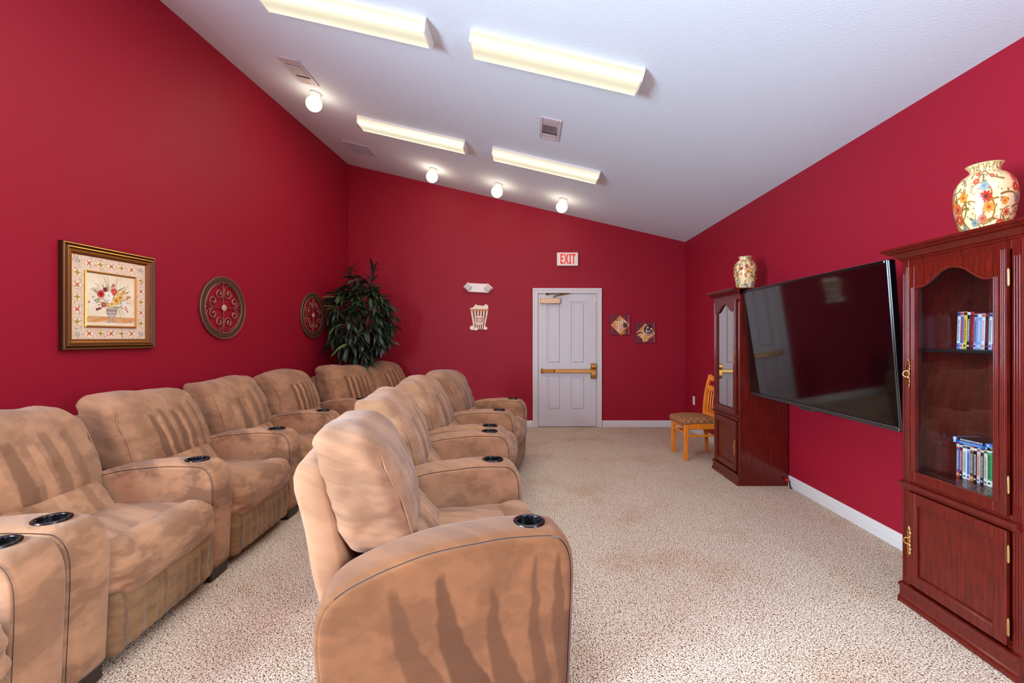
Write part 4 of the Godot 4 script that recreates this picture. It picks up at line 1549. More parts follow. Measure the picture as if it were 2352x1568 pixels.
func globe_light(label: String, x: float, d: float) -> void:
	var t := ceiling_node("globe_light", label, "globe light", x, d, "round globe ceiling lights")
	t.rotation = Vector3(0, 0, -atan(CEIL_B) * 0.9)
	var b := Mb.new()
	b.lathe([Vector2(0.0, -0.038), Vector2(0.036, -0.038), Vector2(0.040, -0.030), Vector2(0.050, -0.018), Vector2(0.056, -0.012), Vector2(0.058, 0.0), Vector2(0.0, 0.002)], 28)
	put("canopy", b.commit(), M.white_plastic, t)
	var g := Mb.new()
	var prof := []
	for i in 19:
		var w := -PI / 2 + (PI * 0.885) * i / 18.0
		prof.append(Vector2(maxf(0.0, cos(w) * 0.079), sin(w) * 0.079))
	g.lathe(prof, 32)
	put("globe", g.commit(), M.globe, t, Vector3(0, -0.112, 0))
	var l := OmniLight3D.new()
	l.name = "globe_glow"
	l.light_color = rgb8(255, 232, 196)
	l.light_energy = GLOBE_E
	l.light_size = 0.07
	l.omni_range = 14.0
	l.omni_attenuation = 2.0
	l.shadow_enabled = true
	t.add_child(l)
	l.position = Vector3(0, -0.112, 0)

func vent(label: String, x: float, d: float) -> void:
	var t := ceiling_node("air_vent", label, "vent", x, d, "")
	var W := VENT_W
	var L := VENT_L
	var fr := Mb.new()
	for s in [-1.0, 1.0]:
		fr.box(Vector3(s * (W / 2 - 0.013), -0.005, 0), Vector3(0.026, 0.010, L), 0.003)
		fr.box(Vector3(0, -0.005, s * (L / 2 - 0.014)), Vector3(W - 0.052, 0.010, 0.028), 0.003)
	put("frame", fr.commit(), M.vent, t)
	# the sheet metal duct above the opening
	var du := Mb.new()
	for s in [-1.0, 1.0]:
		du.box(Vector3(s * (W / 2 - 0.018), 0.10, 0), Vector3(0.002, 0.20, L - 0.04))
		du.box(Vector3(0, 0.10, s * (L / 2 - 0.019)), Vector3(W - 0.04, 0.20, 0.002))
	du.box(Vector3(0, 0.20, 0), Vector3(W - 0.03, 0.002, L - 0.03))
	put("duct", du.commit(), M.duct, t)
	for k in 10:
		var m := Mb.new()
		m.x = Transform3D(Basis(Vector3(0, 0, 1), 0.5), Vector3(-0.0630 + 0.014 * k, -0.006, 0.01))
		m.box(Vector3.ZERO, Vector3(0.0075, 0.0016, 0.165))
		put("slat", m.commit(), M.vent, t)
	for e in [[0.145, 0.5], [-0.142, -0.35]]:
		var m := Mb.new()
		m.x = Transform3D(Basis(Vector3.RIGHT, e[1] * 0.12), Vector3(0, -0.006, e[0]))
		m.box(Vector3.ZERO, Vector3(W - 0.056, 0.003, 0.085), 0.001)
		put("deflector", m.commit(), M.vent, t)
	put("crossbar", boxm(Vector3(0, -0.0075, 0.092), Vector3(W - 0.054, 0.004, 0.008)), M.vent, t)
	var sc := Mb.new()
	for s in [-1.0, 1.0]:
		sc.x = Transform3D(Basis(), Vector3(0, -0.011, s * (L / 2 - 0.014)))
		sc.box(Vector3.ZERO, Vector3(0.008, 0.003, 0.008), 0.001)
	put("screw", sc.commit(), M.steel, t)

func build_ceiling_things() -> void:
	tube_light("long fluorescent ceiling light nearer the picture wall, close to the slotted air vent", -1.285, 3.23)
	tube_light("long fluorescent ceiling light in the middle of the sloping ceiling", 0.21, 3.23)
	tube_light("long fluorescent ceiling light between the square grille and a globe light", -1.285, 5.15)
	tube_light("long fluorescent ceiling light nearest the exit door wall and small vent", 0.21, 5.15)
	tube_light("long fluorescent ceiling light over the nearest recliners", -1.285, 1.31)
	tube_light("long fluorescent ceiling light over the nearest end of the room", 0.21, 1.31)
	globe_light("lit white globe light beside the slotted vent near the picture wall", -2.19, 4.71)
	globe_light("lit white globe light, first of three, farthest from the exit sign", -1.296, 6.27)
	globe_light("lit white globe light in the middle of the row of three", -0.40, 6.27)
	globe_light("lit white globe light of the row, nearest to the exit sign", 0.494, 6.28)
	vent("slotted white air vent above the long recliner row by a globe light", VENT_X[0], VENT_D)
	vent("slotted white air vent in mid ceiling beside the fluorescent lights", VENT_X[1], VENT_D)
	# return grille
	var t := ceiling_node("return_grille", "square white return air grille in the ceiling near the corner", "grille", -2.27, 6.16)
	var fr := Mb.new()
	for s in [-1.0, 1.0]:
		fr.box(Vector3(s * 0.182, -0.005, 0), Vector3(0.022, 0.010, 0.405), 0.003)
		fr.box(Vector3(0, -0.005, s * 0.1915), Vector3(0.342, 0.010, 0.022), 0.003)
	put("frame", fr.commit(), M.vent, t)
	put("cavity", boxm(Vector3(0, -0.001, 0), Vector3(0.345, 0.002, 0.362)), M.vent, t)
	for k in 22:
		var m := Mb.new()
		m.x = Transform3D(Basis(Vector3.RIGHT, 0.6), Vector3(0, -0.005, -0.173 + 0.0165 * k))
		m.box(Vector3.ZERO, Vector3(0.342, 0.0015, 0.010))
		put("slat", m.commit(), M.vent, t)

# ------------------------------------------------------------------ on the walls
func left_wall_node(called: String, label: String, category: String, d: float, y: float, group := "") -> Node3D:
	# local x runs along the wall away from the camera, local z comes out of the wall
	return thing(called, label, category, Vector3(left_x(d) + 0.001, y, -d), atan2(1.0, 0.058), group)

func rings(prof: Array, from: int, to: int, hx: float, hy: float) -> ArrayMesh:
	var m := Mb.new()
	for i in range(from, to):
		var a: Vector2 = prof[i]
		var b: Vector2 = prof[i + 1]
		for k in 4:
			var c := [Vector2(-1, -1), Vector2(1, -1), Vector2(1, 1), Vector2(-1, 1)]
			var p: Vector2 = c[k]
			var q: Vector2 = c[(k + 1) % 4]
			m.face([Vector3(p.x * (hx - a.x), p.y * (hy - a.x), a.y), Vector3(q.x * (hx - a.x), q.y * (hy - a.x), a.y), Vector3(q.x * (hx - b.x), q.y * (hy - b.x), b.y), Vector3(p.x * (hx - b.x), p.y * (hy - b.x), b.y)])
	return m.commit()

func border_print() -> Texture2D:
	var im := blank(480, 500, rgb8(236, 210, 180))
	var rng := RandomNumberGenerator.new()
	rng.seed = 9
	for k in 900:
		var p := Vector2(rng.randf() * 480, rng.randf() * 500)
		disc(im, p, Vector2(rng.randf_range(3, 9), rng.randf_range(2, 6)), [Color(0.86, 0.68, 0.56, 0.35), Color(0.95, 0.90, 0.80, 0.45), Color(0.80, 0.56, 0.48, 0.22)][k % 3], 0.5, rng.randf() * TAU)
	var motif := func(c: Vector2, kind: int) -> void:
		disc(im, c, Vector2(26, 24), Color(0.97, 0.92, 0.82, 0.9), 0.2)
		for i in 24:
			var w := TAU * i / 24.0
			disc(im, c + Vector2(cos(w) * 26, sin(w) * 24), Vector2(1.8, 1.8), Color(0.66, 0.42, 0.36, 0.8), 0.4)
		if kind == 0:
			for i in 4:
				var w := PI / 4 + i * PI / 2
				disc(im, c + Vector2(cos(w), sin(w)) * 9, Vector2(10, 4.5), rgb8(214, 122, 66), 0.3, w)
			disc(im, c, Vector2(4, 4), rgb8(150, 60, 50), 0.3)
		elif kind == 1:
			for i in 4:
				var w := i * PI / 2
				disc(im, c + Vector2(cos(w), sin(w)) * 10, Vector2(10, 6), rgb8(196, 168, 78), 0.3, w)
			disc(im, c, Vector2(4, 4), rgb8(168, 66, 54), 0.3)
		else:
			for i in 3:
				var pts := PackedVector2Array()
				for j in 14:
					var w := TAU * j / 13.0
					pts.append(c + Vector2(cos(w), sin(w)) * (18 - 6 * i - j * 0.3))
				stroke(im, pts, 1.6, 1.2, rgb8(150, 128, 120))
	for side in 2:
		var x := 32 if side == 0 else 448
		for i in 7:
			motif.call(Vector2(x, 34 + i * 72), 2 if i == 0 or i == 6 else [0, 1][i % 2])
		var y := 42 if side == 0 else 464
		for i in range(1, 6):
			motif.call(Vector2(32 + i * 69.3, y), [1, 0][i % 2])
	for k in 150:                                # red and plum dots and leaves between the medallions
		var e := rng.randi() % 4
		var p := Vector2(rng.randf_range(6, 62), rng.randf() * 500) if e == 0 else Vector2(rng.randf_range(418, 474), rng.randf() * 500) if e == 1 else Vector2(rng.randf() * 480, rng.randf_range(6, 78)) if e == 2 else Vector2(rng.randf() * 480, rng.randf_range(436, 494))
		disc(im, p, Vector2(rng.randf_range(2, 5), rng.randf_range(1.5, 3)), [rgb8(176, 78, 72), rgb8(150, 110, 108), rgb8(204, 110, 78), rgb8(150, 140, 84)][k % 4], 0.3, rng.randf() * TAU)
	return tex(im)

func flower_print() -> Texture2D:
	var im := blank(320, 326, rgb8(250, 236, 206))
	var rng := RandomNumberGenerator.new()
	rng.seed = 15
	for k in 260:
		disc(im, Vector2(rng.randf() * 320, rng.randf() * 326), Vector2(rng.randf_range(14, 44), rng.randf_range(10, 30)), [Color(0.99, 0.95, 0.86, 0.25), Color(0.93, 0.85, 0.68, 0.18), Color(0.96, 0.87, 0.72, 0.2)][k % 3], 0.9)
	im.fill_rect(Rect2i(20, 262, 280, 3), rgb8(170, 104, 60))
	for k in 120:
		disc(im, Vector2(rng.randf_range(20, 300), rng.randf_range(266, 292)), Vector2(rng.randf_range(14, 40), rng.randf_range(2, 5)), [Color(0.87, 0.60, 0.34, 0.6), Color(0.92, 0.72, 0.48, 0.5), Color(0.80, 0.52, 0.30, 0.4)][k % 3], 0.5)
	# stems and grasses
	for s in [[160, 200, 128, 60, 112, 26], [160, 200, 140, 70, 132, 18], [160, 200, 182, 90, 196, 26], [160, 200, 90, 90, 60, 66], [160, 200, 70, 120, 34, 104], [160, 200, 240, 100, 266, 60], [160, 200, 236, 150, 284, 130], [160, 205, 226, 190, 236, 250], [160, 205, 210, 200, 218, 258], [160, 205, 76, 160, 44, 176], [160, 205, 244, 184, 262, 232], [160, 200, 108, 190, 92, 220]]:
		var a := Vector2(s[0], s[1])
		var b := Vector2(s[2], s[3])
		var c := Vector2(s[4], s[5])
		var pts := PackedVector2Array()
		for i in 14:
			var f := i / 13.0
			pts.append(a.lerp(b, f).lerp(b.lerp(c, f), f))
		stroke(im, pts, 2.2, 0.9, rgb8(122, 124, 96))
	for k in 70:
		var w := rng.randf() * TAU
		var p := Vector2(160, 140) + Vector2(cos(w) * rng.randf_range(60, 128), sin(w) * rng.randf_range(40, 92))
		disc(im, p, Vector2(rng.randf_range(7, 14), rng.randf_range(2, 4)), [rgb8(146, 150, 110), rgb8(176, 168, 120), rgb8(120, 130, 104), rgb8(206, 176, 110)][k % 4], 0.4, w)
	for f in [[94, 128, 22, 0], [176, 108, 22, 1], [142, 134, 26, 2], [188, 160, 24, 3], [214, 140, 22, 3], [160, 182, 24, 4], [120, 100, 14, 5], [46, 186, 17, 2], [240, 176, 18, 2], [112, 190, 17, 6], [236, 106, 15, 3], [172, 70, 9, 1], [72, 220, 8, 5], [86, 214, 8, 5], [200, 122, 14, 4], [150, 162, 15, 2], [26, 180, 6, 1], [262, 140, 7, 1], [276, 132, 6, 1], [256, 208, 5, 1], [262, 222, 5, 1], [250, 196, 5, 1]]:
		var c := Vector2(f[0], f[1])
		var cols := [[rgb8(196, 40, 34), rgb8(120, 20, 24)], [rgb8(204, 66, 52), rgb8(236, 120, 90)], [rgb8(248, 242, 228), rgb8(226, 206, 176)], [rgb8(234, 178, 84), rgb8(176, 104, 48)], [rgb8(240, 206, 128), rgb8(206, 150, 70)], [rgb8(122, 36, 36), rgb8(90, 24, 26)], [rgb8(190, 84, 74), rgb8(214, 130, 110)]]
		petals(im, c, f[2], 9, cols[f[3]][0], cols[f[3]][1])
	# the footed vase
	var vs := [[206, 30], [216, 32], [226, 33], [236, 32], [246, 28], [256, 22], [266, 15], [272, 8], [278, 5], [284, 9], [292, 15], [297, 17]]
	for i in vs.size() - 1:
		for y in range(vs[i][0], vs[i + 1][0]):
			var hw := lerpf(vs[i][1], vs[i + 1][1], float(y - vs[i][0]) / (vs[i + 1][0] - vs[i][0]))
			im.fill_rect(Rect2i(int(160 - hw), y, int(hw * 2), 1), rgb8(198, 186, 172))
			im.fill_rect(Rect2i(int(160 - hw), y, 3, 1), rgb8(112, 96, 90))
			im.fill_rect(Rect2i(int(160 + hw - 3), y, 3, 1), rgb8(112, 96, 90))
	for k in 8:
		disc(im, Vector2(134 + k * 7.4, 222), Vector2(2.2, 8), rgb8(122, 100, 96), 0.3, 0.3 * (k % 3 - 1))
	im.fill_rect(Rect2i(130, 240, 60, 3), rgb8(122, 104, 98))
	return tex(im)

func wheel(label: String, d: float, y: float) -> void:
	var t := left_wall_node("wall_wheel", label, "wall decoration", d, y, "iron wall wheels")
	var R := 0.296
	var r := 0.236
	var band := Mb.new()
	band.x = Transform3D(Basis(Vector3.RIGHT, PI / 2), Vector3.ZERO)
	band.lathe([Vector2(r, 0.004), Vector2(r, 0.016), Vector2(r + 0.006, 0.018), Vector2((R + r) / 2, 0.022), Vector2(R - 0.006, 0.020), Vector2(R, 0.018), Vector2(R, 0.002)], 72)
	put("rim", band.commit(), M.iron, t)
	var edge := Mb.new()
	for q in [R - 0.003, r + 0.002]:
		var c := []
		for i in 72:
			c.append(Vector3(cos(TAU * i / 72), sin(TAU * i / 72), 0) * q + Vector3(0, 0, 0.019))
		edge.tube(c, 0.004, 6, true)
	put("rim_bead", edge.commit(), M.curl, t)
	for a in [0.0, PI / 2]:
		var m := Mb.new()
		var dir := Vector3(cos(a), sin(a), 0)
		m.tube([dir * -r + Vector3(0, 0, 0.012), dir * r + Vector3(0, 0, 0.012)], 0.0042, 8)
		put("spoke", m.commit(), M.iron_rod, t)
	for k in 4:
		var sx := 1.0 if k % 2 == 0 else -1.0
		var sy := 1.0 if k < 2 else -1.0
		var arc := spline([Vector2(0.010, 0.135), Vector2(0.014, 0.175), Vector2(0.05, 0.212), Vector2(0.11, 0.195), Vector2(0.16, 0.16), Vector2(0.195, 0.11), Vector2(0.212, 0.05), Vector2(0.175, 0.014), Vector2(0.135, 0.010)], 5)
		var line := []
		for p in arc:
			line.append(Vector3(p.x * sx, p.y * sy, 0.013))
		var m := Mb.new()
		m.tube(line, 0.0042, 8)
		put("scroll", m.commit(), M.iron_rod, t)
		for e in 2:
			var c := Vector2(0.060, 0.135) if e == 0 else Vector2(0.135, 0.060)
			var cl := []
			var rr := []
			for i in 20:
				var f := i / 19.0
				var w := -PI - f * TAU * 1.2 if e == 0 else -PI / 2 + f * TAU * 1.2
				# run from the scroll's end, round and in
				var q := c + Vector2(cos(w), -sin(w) if e == 0 else sin(w)) * lerpf(0.050, 0.010, f)
				cl.append(Vector3(q.x * sx, q.y * sy, 0.013 + 0.006 * f))
				rr.append(lerpf(0.004, 0.009, f))
			var cm := Mb.new()
			cm.tube(cl, rr, 8)
			put("curl", cm.commit(), M.curl, t)
	var ro := Mb.new()
	for k in 8:
		var w := TAU * k / 8
		ro.x = Transform3D(Basis(), Vector3(cos(w) * 0.020, sin(w) * 0.020, 0.018))
		ro.puff(Vector3(0.022, 0.022, 0.014), 0.0065, Vector3i(3, 3, 3), Vector3.ZERO, 0.0, 1, same)
	ro.x = Transform3D(Basis(), Vector3(0, 0, 0.022))
	ro.puff(Vector3(0.024, 0.024, 0.018), 0.008, Vector3i(4, 4, 4), Vector3.ZERO, 0.0, 1, same)
	put("rosette", ro.commit(), mat(rgb8(206, 186, 146), 0.45, 0.3), t)

func text_mesh(s: String, size: int, px: float, depth: float) -> TextMesh:
	var tm := TextMesh.new()
	tm.text = s
	tm.font = sans(true)
	tm.font_size = size
	tm.pixel_size = px
	tm.depth = depth
	tm.horizontal_alignment = HORIZONTAL_ALIGNMENT_CENTER
	tm.vertical_alignment = VERTICAL_ALIGNMENT_CENTER
	return tm

func build_wall_things() -> void:
	# framed flower picture
	var t := left_wall_node("framed_picture", "framed print of a flower bouquet in a vase, gold and brown frame", "picture", 3.236, 1.640)
	var hx := 0.338
	var hy := 0.352
	var prof := [Vector2(0, 0), Vector2(0, 0.030), Vector2(0.004, 0.034), Vector2(0.010, 0.036), Vector2(0.018, 0.030), Vector2(0.026, 0.038), Vector2(0.034, 0.040), Vector2(0.044, 0.030), Vector2(0.050, 0.030), Vector2(0.058, 0.028), Vector2(0.072, 0.012)]
	put("frame", rings(prof, 0, 2, hx, hy), M.gold_dark, t)
	put("gilt_edge", rings(prof, 2, 3, hx, hy), M.gold, t)
	put("frame", rings(prof, 3, 5, hx, hy), M.gold_dark, t)
	put("gilt_edge", rings(prof, 5, 6, hx, hy), M.gold, t)
	put("frame", rings(prof, 6, 7, hx, hy), M.gold_dark, t)
	put("gilt_edge", rings(prof, 7, 9, hx, hy), M.gold, t)
	put("frame", rings(prof, 9, 10, hx, hy), mat(rgb8(124, 70, 26), 0.4, 0.5), t)
	var bp := Mb.new()
	var w := hx - 0.070
	var h := hy - 0.070
	bp.face([Vector3(-w, -h, 0.012), Vector3(w, -h, 0.012), Vector3(w, h, 0.012), Vector3(-w, h, 0.012)], [Vector2(0, 1), Vector2(1, 1), Vector2(1, 0), Vector2(0, 0)])
	bp.box(Vector3(0, 0, 0.006), Vector3(2 * w, 2 * h, 0.010))
	var bm := mat(Color.WHITE, 0.6)
	bm.albedo_texture = border_print()
	put("border_print", bp.commit(), bm, t)
	var cy := -0.008
	var iw := 0.188
	var ih := 0.192
	var fl := rings([Vector2(0, 0.012), Vector2(0, 0.020), Vector2(0.006, 0.024), Vector2(0.014, 0.015)], 0, 3, iw, ih)
	put("fillet", fl, M.gold, t, Vector3(0, cy, 0))
	var fp := Mb.new()
	fp.face([Vector3(-iw, -ih, 0.0145), Vector3(iw, -ih, 0.0145), Vector3(iw, ih, 0.0145), Vector3(-iw, ih, 0.0145)], [Vector2(0, 1), Vector2(1, 1), Vector2(1, 0), Vector2(0, 0)])
	var fm := mat(Color.WHITE, 0.55)
	fm.albedo_texture = flower_print()
	put("flower_print", fp.commit(), fm, t, Vector3(0, cy, 0))
	wheel("round iron scrollwork wall wheel next to the framed flower picture", 4.335, 1.652)
	wheel("round iron scrollwork wall wheel partly hidden by the leafy tree", 5.945, 1.660)
	# exit sign
	var c := at_px(1303, 596, BACK)
	var e := thing("exit_sign", "white exit sign with red letters above the door", "sign", c)
	put("housing", boxm(Vector3(0, 0, 0.026), Vector3(0.322, 0.202, 0.05), 0.006), M.white_plastic, e)
	var tm := put("lettering", text_mesh("EXIT", 64, 0.0032, 0.003), M.red_letter, e, Vector3(0.002, 0.0, 0.0525))
	tm.scale = Vector3(0.56, 1.02, 1)
	# emergency lamp: two square heads on a bar
	var q := func(x: float, y: float) -> Vector2:
		var p := at_px(x / 12.07 + 1060.0, y / 12.07 + 640.0, BACK)
		return Vector2(p.x, p.y)
	var o: Vector2 = q.call(470, 255)
	var em := thing("emergency_light", "white emergency light with two square lamp heads on the wall", "emergency light", Vector3(o.x, o.y, -BACK))
	var poly := PackedVector2Array()
	for p in [[60, 235], [185, 105], [230, 128], [700, 150], [740, 138], [885, 265], [745, 398], [200, 368]]:
		poly.append(q.call(p[0], p[1]) - o)
	var bm2 := Mb.new()
	bm2.prism(poly, 0.0, 0.045, 0.006)
	put("body", bm2.commit(), M.white_plastic, em)
	for hd in [[200, 240], [745, 265]]:
		var hc: Vector2 = q.call(hd[0], hd[1]) - o
		var hm := Mb.new()
		hm.x = Transform3D(Basis(Vector3(0, 0, 1), PI / 4) * Basis(Vector3.UP, 0.0), Vector3(hc.x, hc.y, 0.045))
		hm.box(Vector3(0, 0, 0.018), Vector3(0.088, 0.088, 0.04), 0.008)
		var head := put("lamp_head", hm.commit(), M.white_plastic, em)
		var lm := Mb.new()
		lm.x = Transform3D(Basis(Vector3(0, 0, 1), PI / 4), Vector3(hc.x, hc.y, 0.084))
		lm.box(Vector3.ZERO, Vector3(0.072, 0.072, 0.004), 0.001)
		put("lens", lm.commit(), M.lamp_lens, head)
	# popcorn cut-out
	o = q.call(490, 1100)
	var pc := thing("popcorn_plaque", "cut-out wall plaque of a striped popcorn bucket", "plaque", Vector3(o.x, o.y, -BACK))
	var pl := func(called: String, pts: Array, z0: float, z1: float, m: Material, smooth: int) -> void:
		var v := []
		for p in pts:
			v.append(q.call(p[0], p[1]) - o)
		var b := Mb.new()
		b.prism(spline(v, smooth, true) if smooth > 1 else PackedVector2Array(v), z0, z1, 0.003)
		put(called, b.commit(), m, pc)
	pl.call("bucket", [[256, 880], [742, 880], [640, 1402], [342, 1402]], 0.0, 0.016, M.cream, 1)
	for k in 5:                                  # maroon stripes that taper with the bucket
		var a := 0.10 + 0.18 * k
		var b := a + 0.10
		pl.call("stripe", [[lerpf(262, 736, a), 890], [lerpf(262, 736, b), 890], [lerpf(346, 636, b), 1398], [lerpf(346, 636, a), 1398]], 0.010, 0.0185, M.maroon, 1)
	pl.call("rim", [[240, 842], [750, 842], [745, 890], [248, 890]], 0.0, 0.024, M.tan, 1)
	pl.call("popcorn", [[250, 842], [262, 812], [330, 790], [372, 735], [405, 706], [440, 738], [500, 735], [560, 750], [620, 748], [660, 712], [700, 712], [746, 770], [738, 820], [715, 842]], 0.0, 0.020, M.cream, 2)
	pl.call("plaque", [[340, 1150], [370, 1070], [490, 1030], [610, 1070], [645, 1150], [610, 1240], [490, 1280], [370, 1240]], 0.012, 0.024, M.cream, 4)
	for k in [[[232, 1370], [262, 1310], [310, 1296], [372, 1340], [360, 1400], [290, 1424]], [[350, 1400], [372, 1362], [420, 1350], [458, 1380], [440, 1424], [380, 1434]], [[608, 1372], [640, 1330], [680, 1322], [724, 1376], [700, 1410], [640, 1416]]]:
		pl.call("popcorn", k, 0.0, 0.026, M.cream, 3)
	var pt := put("lettering", text_mesh("POPCORN", 40, 0.0017, 0.002), M.letters, pc, Vector3((q.call(495, 1150) - o).x, (q.call(495, 1152) - o).y, 0.0255))
	pt.scale = Vector3(0.52, 1.7, 1)
	canvases()
	# outlet plate on the TV wall
	var ow := thing("outlet", "white wall outlet plate low on the red wall behind the dining chair", "outlet", Vector3(RIGHT, 0.455, -6.62), -PI / 2)
	put("plate", boxm(Vector3(0, 0, 0.003), Vector3(0.075, 0.125, 0.006), 0.002), M.white_plastic, ow)
	for s in [-1.0, 1.0]:
		put("socket", boxm(Vector3(0, s * 0.028, 0.006), Vector3(0.032, 0.036, 0.004), 0.004), M.trim, ow)

func canvases() -> void:
	for n in 2:
		var im := blank(192, 192, rgb8(110, 40, 50))
		for x in 192:
			var k := 0.82 + 0.3 * absf(sin(x * 0.11 + sin(x * 0.05) * 2.0))
			im.fill_rect(Rect2i(x, 0, 1, 192), rgb8(112 * k, 38 * k, 50 * k))
		im.fill_rect(Rect2i(172, 0, 14, 192), rgb8(158, 56, 66))
		# a rounded diamond of aged paper
		for i in 46:
			var f := i / 45.0
			var hw := lerpf(12.0, 88.0, f)
			disc(im, Vector2(96, 96), Vector2(hw, hw), Color(0, 0, 0, 0), 0.1)
		for y in 192:
			for x in 192:
				var a := absf(x - 96.0) / 92.0 + absf(y - 96.0) / 92.0
				if a < 1.0 or (Vector2(x - 96, y - 96).length() < 62.0):
					var k := 0.5 + 0.5 * sin(x * 0.045 + y * 0.03 + n)
					im.set_pixel(x, y, rgb8(214, 138, 80).lerp(rgb8(232, 186, 124), k))
		if n == 0:
			for k in 8:                          # the clapper's striped bar
				var p := Vector2(64 + k * 11, 46 + k * 3.2)
				stroke(im, PackedVector2Array([p, p + Vector2(8, 11)]), 4.2, 4.2, rgb8(20, 16, 18) if k % 2 == 0 else rgb8(244, 238, 230))
			for k in 4:
				var p := Vector2(142 - k * 8, 66 + k * 6)
				stroke(im, PackedVector2Array([p, p + Vector2(-8, -4)]), 4.0, 4.0, rgb8(20, 16, 18) if k % 2 else rgb8(244, 238, 230))
			disc(im, Vector2(144, 100), Vector2(22, 24), rgb8(78, 54, 56), 0.1)
			for k in 26:
				disc(im, Vector2(50 + (k * 37) % 62, 66 + (k * 23) % 46), Vector2(8, 7), [rgb8(236, 206, 140), rgb8(222, 180, 108), rgb8(246, 226, 176)][k % 3], 0.3)
			im.fill_rect(Rect2i(80, 92, 32, 60), rgb8(226, 190, 176))
			for k in 4:
				im.fill_rect(Rect2i(82 + k * 8, 92, 3, 60), rgb8(190, 100, 92))
			stroke(im, PackedVector2Array([Vector2(84, 98), Vector2(78, 166)]), 2.5, 2.5, rgb8(244, 222, 206))
			stroke(im, PackedVector2Array([Vector2(122, 92), Vector2(112, 146)]), 2.5, 2.5, rgb8(226, 140, 126))
			disc(im, Vector2(120, 176), Vector2(30, 12), rgb8(182, 126, 62), 0.3, -0.5)
		else:
			disc(im, Vector2(126, 66), Vector2(44, 42), rgb8(34, 20, 22), 0.06)
			for p in [[118, 46, 10], [152, 58, 10], [106, 76, 11], [130, 76, 6], [164, 74, 5], [102, 54, 4]]:
				disc(im, Vector2(p[0], p[1]), Vector2(p[2], p[2]), rgb8(240, 196, 172), 0.15)
			for k in 5:
				stroke(im, PackedVector2Array([Vector2(88 + k * 7, 104 + k * 7), Vector2(150 + k * 6, 78 + k * 9)]), 3.0, 2.0, rgb8(240, 220, 222) if k % 2 == 0 else rgb8(50, 26, 28))
			stroke(im, PackedVector2Array([Vector2(10, 112), Vector2(36, 96), Vector2(70, 98)]), 7.0, 5.0, rgb8(70, 34, 30))
			stroke(im, PackedVector2Array([Vector2(20, 118), Vector2(48, 104), Vector2(72, 106)]), 4.0, 3.0, rgb8(240, 190, 170))
			for k in 30:
				disc(im, Vector2(66 + (k * 29) % 44, 112 + (k * 41) % 66), Vector2(8, 7), [rgb8(226, 176, 96), rgb8(206, 150, 76), rgb8(238, 204, 132)][k % 3], 0.3)
			for k in 3:
				stroke(im, PackedVector2Array([Vector2(136 + k * 14, 148 - k * 6), Vector2(176 + k * 6, 108 - k * 4)]), 2.5, 2.0, rgb8(196, 130, 96))
		var c := at_px(1423.7, 746, BACK) if n == 0 else at_px(1481.5, 764, BACK)
		var t := thing("canvas_print", "small square canvas print of a clapperboard and popcorn" if n == 0 else "small square canvas print of a film reel and popcorn, hung lower", "canvas print", c, 0.0, "")
		put("canvas", boxm(Vector3(0, 0, 0.012), Vector3(0.312, 0.31, 0.024), 0.003), mat(rgb8(96, 34, 40), 0.8), t)
		var m := mat(Color.WHITE, 0.7)
		m.albedo_texture = tex(im)
		var f := Mb.new()
		f.face([Vector3(-0.154, -0.153, 0.0245), Vector3(0.154, -0.153, 0.0245), Vector3(0.154, 0.153, 0.0245), Vector3(-0.154, 0.153, 0.0245)], [Vector2(0, 1), Vector2(1, 1), Vector2(1, 0), Vector2(0, 0)])
		put("print", f.commit(), m, t)
		t.rotation.z = 0.012

# ------------------------------------------------------------------ vases
func vine_print(sd: int, scale: float, vine: Color) -> Texture2D:
	var W := 1024
	var Hh := 512
	var im := blank(W, Hh, rgb8(238, 214, 160))
	var rng := RandomNumberGenerator.new()
	rng.seed = sd
	for k in int(110 / scale):                    # vines that curl in on themselves
		var p := Vector2(rng.randf() * W, rng.randf_range(30, Hh - 20))
		var dir := rng.randf() * TAU
		var bend := (0.03 if rng.randf() < 0.5 else -0.03) / scale
		var pts := PackedVector2Array()
		for i in 46:
			pts.append(p)
			p += Vector2(cos(dir), sin(dir)) * 6.0 * scale
			dir += bend * (1.0 + i * 0.10) * scale
		stroke(im, pts, 5.0 * scale, 2.0 * scale, [vine, vine.lerp(rgb8(176, 116, 48), 0.6)][k % 2], true)
		for i in range(6, 44, 8):
			var w := rng.randf() * TAU
			disc(im, pts[i] + Vector2(cos(w), sin(w)) * 12 * scale, Vector2(11, 4.5) * scale, [rgb8(124, 116, 62), rgb8(96, 92, 56), rgb8(166, 130, 60)][i % 3], 0.3, w, true)
	for k in int(64 / scale):
		var c := Vector2(fposmod(k * 157.3 + rng.randf_range(-25, 25), W), 40 + fposmod(k * 97.7, Hh - 70.0))
		var r := rng.randf_range(13, 32) * scale
		var pal := [[rgb8(196, 66, 36), rgb8(226, 150, 60)], [rgb8(226, 146, 56), rgb8(190, 86, 36)], [rgb8(132, 150, 146), rgb8(96, 116, 120)], [rgb8(206, 100, 62), rgb8(150, 50, 30)], [rgb8(180, 56, 34), rgb8(90, 44, 26)]]
		var q: Array = pal[k % 5]
		petals(im, c, r, 8 + k % 4, q[0], q[1], true)
	for k in int(220 / scale):
		disc(im, Vector2(rng.randf() * W, rng.randf() * Hh), Vector2(5, 3) * scale, [rgb8(160, 66, 44), rgb8(100, 100, 60), rgb8(196, 120, 50)][k % 3], 0.3, rng.randf() * TAU, true)
	im.fill_rect(Rect2i(0, 0, W, 6), rgb8(232, 208, 160))
	return tex(im)

